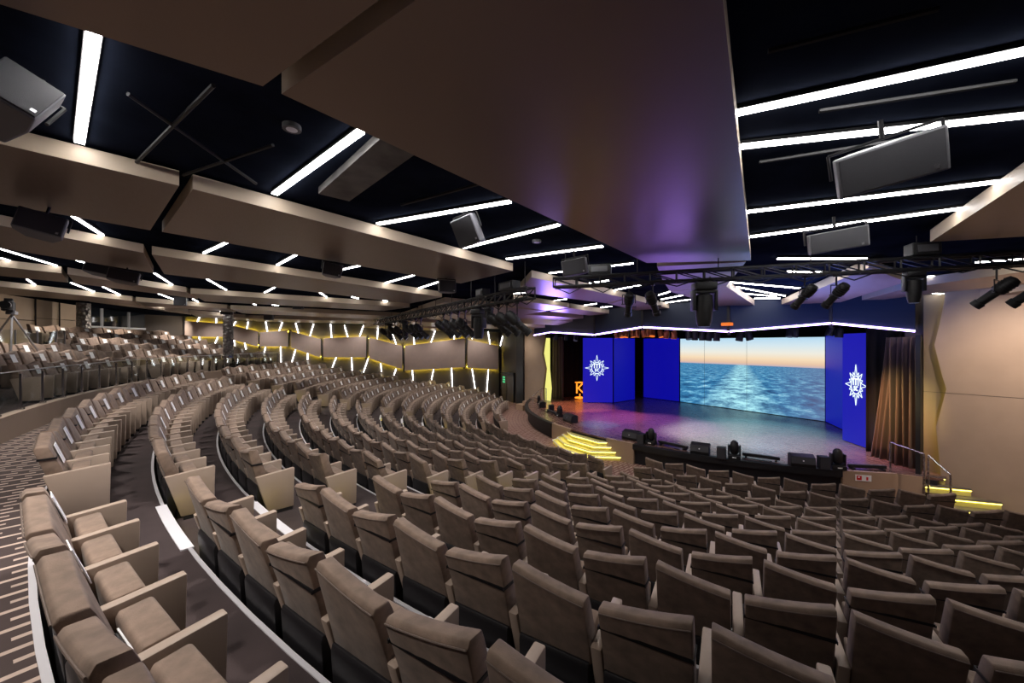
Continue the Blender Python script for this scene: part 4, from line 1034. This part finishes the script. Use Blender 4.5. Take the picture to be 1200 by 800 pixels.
# ---------------------------------------------------------------- stage-edge equipment
def on_stage(px, py): return atz(px, py, ZS)
def face_aud(p): return math.atan2(p.x, -p.y)      # local -y looks at the audience
def wedge(px, py, w_, lab):
    p = on_stage(px, py); root = empty('stage_monitor', p, face_aud(p)); tag(root, lab, 'speaker', 'stage monitors')
    b = side_extrude([(-.18, 0), (.22, 0), (.22, .34), (.10, .40), (-.14, .33), (-.20, .12)], -w_/2, w_/2); b.obj('cabinet', ['black'], root, bevel=.015)
    b = MB(); b.slab([(-w_/2*.94, -.205, .12), (w_/2*.94, -.205, .12), (w_/2*.94, -.15, .32), (-w_/2*.94, -.15, .32)], (0, -.008, .002)); b.obj('grille', ['grille'], root)
    b = MB(); b.box((0, -.19, .22), (.035, .03, .035)); b.obj('badge', ['paper'], root)
def sub(px, py, lab):
    p = on_stage(px, py); root = empty('stage_speaker', p, face_aud(p)); tag(root, lab, 'speaker', 'small box speakers on the stage edge')
    b = MB(); b.box((0, 0, .2), (.28, .28, .40)); b.obj('cabinet', ['black'], root, bevel=.012)
    b = MB(); b.box((0, -.145, .2), (.25, .012, .36)); b.obj('grille', ['grille'], root)
def floor_head(px, py, lab, s_=1.):
    p = on_stage(px, py); root = empty('floor_moving_light', p, face_aud(p)); root.scale = (s_,)*3; tag(root, lab, 'moving light', 'moving lights standing on the stage edge')
    b = MB(); b.box((0, 0, .07), (.38, .32, .14)); b.obj('base', ['black'], root, bevel=.02)
    b = MB()
    b.slab([(-.195, -.09, .12), (.195, -.09, .12), (.195, -.09, .48), (.145, -.09, .48), (.145, -.09, .17), (-.145, -.09, .17), (-.145, -.09, .48), (-.195, -.09, .48)], (0, .18, 0))
    b.obj('yoke', ['black'], root, bevel=.01)
    b = MB(); b.lathe([(.09, .18), (.14, .24), (.145, .42), (.11, .58), (.05, .64)], (0, 0, 0), 14); b.obj('head', ['black'], root, smooth=True)
    b = MB(); b.box((0, -.165, .08), (.12, .01, .03)); b.obj('display', ['paper'], root)
def batten(px0, py0, px1, py1, lab):
    p, q = on_stage(px0, py0), on_stage(px1, py1); c = (p+q)/2; L_ = (q-p).length; root = empty('light_batten', c, math.atan2(q.y-p.y, q.x-p.x)); tag(root, lab, 'light batten', 'low light battens on the stage edge')
    b = MB(); b.box((0, 0, .10), (L_, .10, .10)); b.obj('housing', ['black'], root, bevel=.01)
    b = MB(); b.box((0, 0, .152), (L_*.96, .06, .008)); b.obj('lens_strip', ['grey'], root)
    for x in (-L_*.4, L_*.4): b = MB(); b.box((x, 0, .03), (.06, .24, .06)); b.obj('foot', ['black'], root)
    b = MB(); b.path([(L_*.3, -.16, .015), (0, -.22, .015), (-L_*.35, -.15, .015), (-L_*.5, -.2, .015)], .012, 5); b.obj('cable', ['black'], root)
wedge(740, 515, .70, 'stage monitor beside the centre stairs'); wedge(820.5, 531.5, .62, 'stage monitor in the middle of the stage edge'); wedge(939.5, 546, .68, 'stage monitor near the right end of the stage edge')
sub(752, 519.5, 'small box speaker next to the stairs monitor'); sub(845.5, 537, 'small box speaker in the middle of the stage edge'); sub(965, 549, 'small box speaker near the right end of the stage edge')
floor_head(763, 520.5, 'moving light on the stage edge near the centre stairs'); floor_head(860.5, 537.5, 'moving light in the middle of the stage edge'); floor_head(981.5, 549.5, 'moving light at the right end of the stage edge', 1.02)
batten(772, 520, 806, 527.5, 'light batten on the stage edge right of the stairs'); batten(870, 535, 914, 541, 'light batten on the stage edge before the sea screen'); batten(994, 549, 1038, 551, 'light batten at the foot of the right curtain')
wedge(668, 494, .8, 'rounded stage monitor left of the centre stairs'); floor_head(656, 488, 'moving light on the left stage edge', .95); floor_head(631.5, 472, 'moving light at the far left end of the stage', .8)
batten(642, 482, 653, 487, 'light batten on the left stage edge'); sub(646, 482, 'small box speaker on the left stage edge'); wedge(635, 477, .7, 'stage monitor at the far left of the stage')

# ---------------------------------------------------------------- glass rail on the parapet and broadcast camera
root = empty('glass_balustrade', (0, 0, 3.44)); tag(root, 'frameless glass balustrade with chrome posts along the upper tier', 'balustrade')
angs = [-34 + i*2.05 for i in range(24)]
for i, a in enumerate(angs):
    x, y = arcp(29.66, a)
    if abs(a + 15.0) < .9: continue
    b = MB(); b.box((x, y, .36), (.035, .035, .74), 0, None); b.box((x, y, .02), (.09, .09, .04)); b.obj('post', ['chrome'], root)
for i, (a0, a1) in enumerate(zip(angs[:-1], angs[1:])):
    p, q = arcp(29.66, a0+.15), arcp(29.66, a1-.15)
    b = MB(); b.slab([(p[0], p[1], .06), (q[0], q[1], .06), (q[0], q[1], .78), (p[0], p[1], .78)], (0, .012, 0)); b.obj('glass_pane', ['glass'], root)
b = MB(); b.path([(*arcp(29.66, a), .79) for a in angs], .012, 6); b.obj('top_rail', ['alu'], root)
# glass screens around the camera stand
root = empty('glass_screen', (0, 0, 4.0)); tag(root, 'clear glass screens around the broadcast camera stand', 'glass screen')
gp = [atdist(x, 400, t) for x, t in ((-5, 12.6), (18, 13.2), (44, 13.9), (66, 14.6), (76, 15.6))]
for i, (p, q) in enumerate(zip(gp[:-1], gp[1:])):
    b = MB(); b.slab([(p.x, p.y, .1), (q.x, q.y, .1), (q.x, q.y, 1.25), (p.x, p.y, 1.25)], (.0, .015, 0)); b.obj('glass_pane', ['glass'], root)
    b = MB(); b.box((q.x, q.y, .6), (.04, .04, 1.3)); b.obj('post', ['alu'], root)
pc = atdist(8, 358, 12.4)
root = empty('broadcast_camera', pc); root.rotation_euler = (0, 0, .25); tag(root, 'black broadcast camera with long lens at the left edge', 'camera')
b = MB(); b.box((-.35, 0, 0), (.5, .26, .30)); b.box((-.45, 0, .2), (.3, .18, .12)); b.obj('body', ['black'], root, bevel=.02)
b = MB(); mtx = Matrix.Rotation(R(90), 4, 'Y'); b.lathe([(.09, -.1), (.10, .25), (.12, .35), (.12, .55)], (-.08, 0, 0), 16, 0, mtx); b.obj('lens', ['black'], root, smooth=True)
root2 = empty('camera_tripod', (pc.x-.3, pc.y, pc.z)); tag(root2, 'pale grey tripod under the broadcast camera', 'tripod')
b = MB(); b.box((0, 0, -.21), (.2, .2, .10)); b.obj('head', ['grey'], root2)
for a in (.3, 2.4, 4.5):
    b = MB(); b.tube((0, 0, -.26), (.62*math.cos(a), .62*math.sin(a), -1.45), .025, 6); b.obj('leg', ['alu'], root2)

# ---------------------------------------------------------------- lights
def area(name, loc, tgt, sx, sy, col, e_):
    l = bpy.data.lights.new(name, 'AREA'); l.shape = 'RECTANGLE'; l.size = sx; l.size_y = sy; l.color = col; l.energy = e_
    o = bpy.data.objects.new(name, l); C.objects.link(o); o.location = loc; d = Vector(tgt)-Vector(loc); o.rotation_euler = d.to_track_quat('-Z', 'Y').to_euler(); return o
def spot(name, loc, tgt, ang, col, e_, blend=.5, rad=.1):
    l = bpy.data.lights.new(name, 'SPOT'); l.spot_size = R(ang); l.spot_blend = blend; l.color = col; l.energy = e_; l.shadow_soft_size = rad
    o = bpy.data.objects.new(name, l); C.objects.link(o); o.location = loc; d = Vector(tgt)-Vector(loc); o.rotation_euler = d.to_track_quat('-Z', 'Y').to_euler(); return o
# house downlights: a few real, most added unseen to brighten seats and carpet
HD = [(8.4, -25.2, 400), (8.4, -28.3, 560), (2.3, -29.2, 560), (5.4, -29.6, 300), (11.2, -27.6, 380), (8, -21.5, 210), (1.9, -25, 620), (1.5, -21.5, 430), (-4.0, -26, 560), (-4.4, -21.5, 520), (-10, -24.5, 560), (-10.5, -19.5, 480), (-13.6, -22.5, 450), (-9.5, -28.2, 420),
      (14.5, -19.5, 150), (13.5, -16.5, 170), (9.0, -15.5, 150), (5.2, -17, 280), (-1.6, -16.5, 620), (-7.5, -16, 480), (-12.5, -14.0, 460), (10.5, -12.4, 240), (-.5, -29.8, 620), (-5.5, -31.5, 420), (-11.5, -31.0, 420), (-15, -28, 380),
      (-9.5, -11.8, 620), (-3.2, -14.2, 620), (2.6, -14.5, 460), (-16.5, -29.5, 300)]
for i, (x, y, e_) in enumerate(HD):
    spot('house_downlight', (x, y, zs(x, y)+(.1 if x > -3 else -.03)), (x, y, 0), 112, (1, .91, .84), e_, .8, .12)
for i, s_ in enumerate((2, 5, 8, 11, 14, 17, 20, 23)):  # unseen spots added to brighten the side wall
    q = Vector((*WA, 0)) + dirw*s_ + nin*1.8; spot('wall_washer', (q.x, q.y, zs(q.x, q.y)-.12), (q.x-nin.x*1.8, q.y-nin.y*1.8, 3.6), 110, (1, .90, .86), 105, .9, .1)
for a in (-14, -20, -26, -32):  # more added spots, out of sight, to lift the back wall
    x, y = 34.6*math.sin(R(a)), -34.6*math.cos(R(a)); spot('wall_washer', (x, y, zs(x, y)-.2), (x*1.05, y*1.05, 5.4), 120, (1, .88, .75), 150, .9, .1)
spot('wall_washer', (12.2, -10.6, 6.1), (12.2, -8.2, 3.0), 120, (1, .80, .69), 520, .9, .1)  # added fill for the tan proscenium panels, no visible lamp
spot('wall_washer', (14.6, -10.8, 6.1), (14.6, -8.2, 3.0), 120, (1, .80, .69), 460, .9, .1)
spot('wall_washer', (-11.2, -10.2, 5.6), (-11.2, -8.2, 3.0), 110, (1, .86, .74), 160, .9, .1)
# stage lights hung behind the pelmet
spot('stage_magenta', (-2.8, -8, 5.3), (-2.2, -9.0, .8), 58, (.75, .15, .6), 1100)
spot('stage_violet', (0.5, -8.5, 5.4), (.6, -9, .8), 80, (.5, .22, 1), 1700)
spot('stage_amber', (-5.5, -9.5, 5.3), (-5.5, -8.6, .8), 60, (1, .4, .2), 1500)
spot('stage_cyan', (3.8, -4.5, 5.3), (4.2, -6.0, .8), 80, (.15, .7, 1), 1500)
spot('stage_white', (3.5, -9.5, 5.4), (4.4, -8.4, .8), 80, (.50, .76, 1), 3200)
q = atz(702, 497, .8); spot('stage_blue_pool', (q.x, q.y+1.5, 5.3), q, 26, (.1, .55, 1), 1100)  # added spot standing in for the logo panel's reflection
spot('stage_violet_right', (7, -8.6, 5.3), (7.2, -8.2, .8), 70, (.55, .45, .95), 750)
# unseen violet and blue spots, added to wash the ceiling panels before the pelmet
spot('violet_wash', (4.2, -12.4, 3.2), (6.6, -17.2, 6.6), 100, (.34, .2, 1), 210, 1, 1.3)
spot('violet_wash', (7.6, -10.2, 3.2), (8.9, -15.5, 6.5), 100, (.20, .28, 1), 620, 1, 1.3)
spot('blue_wash', (9.6, -14.2, 3.6), (8.6, -11.6, 6.3), 95, (.12, .25, 1), 1000, 1, .8)
spot('violet_wash', (-3.5, -12, 4.9), (-1, -15.5, 6.3), 100, (.30, .2, 1), 600, .8, .7)
spot('curtain_olive', (8.2, -10.9, 4.3), (9.35, -7.8, 2.8), 44, (1, .78, .32), 1000, 1)
spot('curtain_copper', (8.0, -10.4, 4.4), (8.9, -7.5, 2.2), 55, (1, .36, .22), 800, 1)
w = bpy.data.worlds.new('World'); sc.world = w; w.use_nodes = True
w.node_tree.nodes['Background'].inputs[0].default_value = (.02, .02, .025, 1); w.node_tree.nodes['Background'].inputs[1].default_value = .5

# ---------------------------------------------------------------- camera
cam = bpy.data.cameras.new('camera'); co = bpy.data.objects.new('camera', cam); C.objects.link(co)
cam.sensor_width = 36; cam.lens = F/1200*36; cam.shift_y = (HY-400)/1200; cam.clip_start = .05; cam.clip_end = 200
co.location = (CX, CY, H); co.rotation_euler = (R(90), 0, math.atan2(FW[1], FW[0]) - PI/2)
sc.camera = co
sc.view_settings.view_transform = 'Standard'; sc.view_settings.look = 'None'; sc.view_settings.gamma = 1
sc.view_settings.use_curve_mapping = False; sc.view_settings.exposure = 0.0
sc.cycles.use_denoising = True; sc.cycles.max_bounces = 7; sc.cycles.diffuse_bounces = 4; sc.cycles.glossy_bounces = 3; sc.cycles.transparent_max_bounces = 12
sc.cycles.sample_clamp_indirect = 6
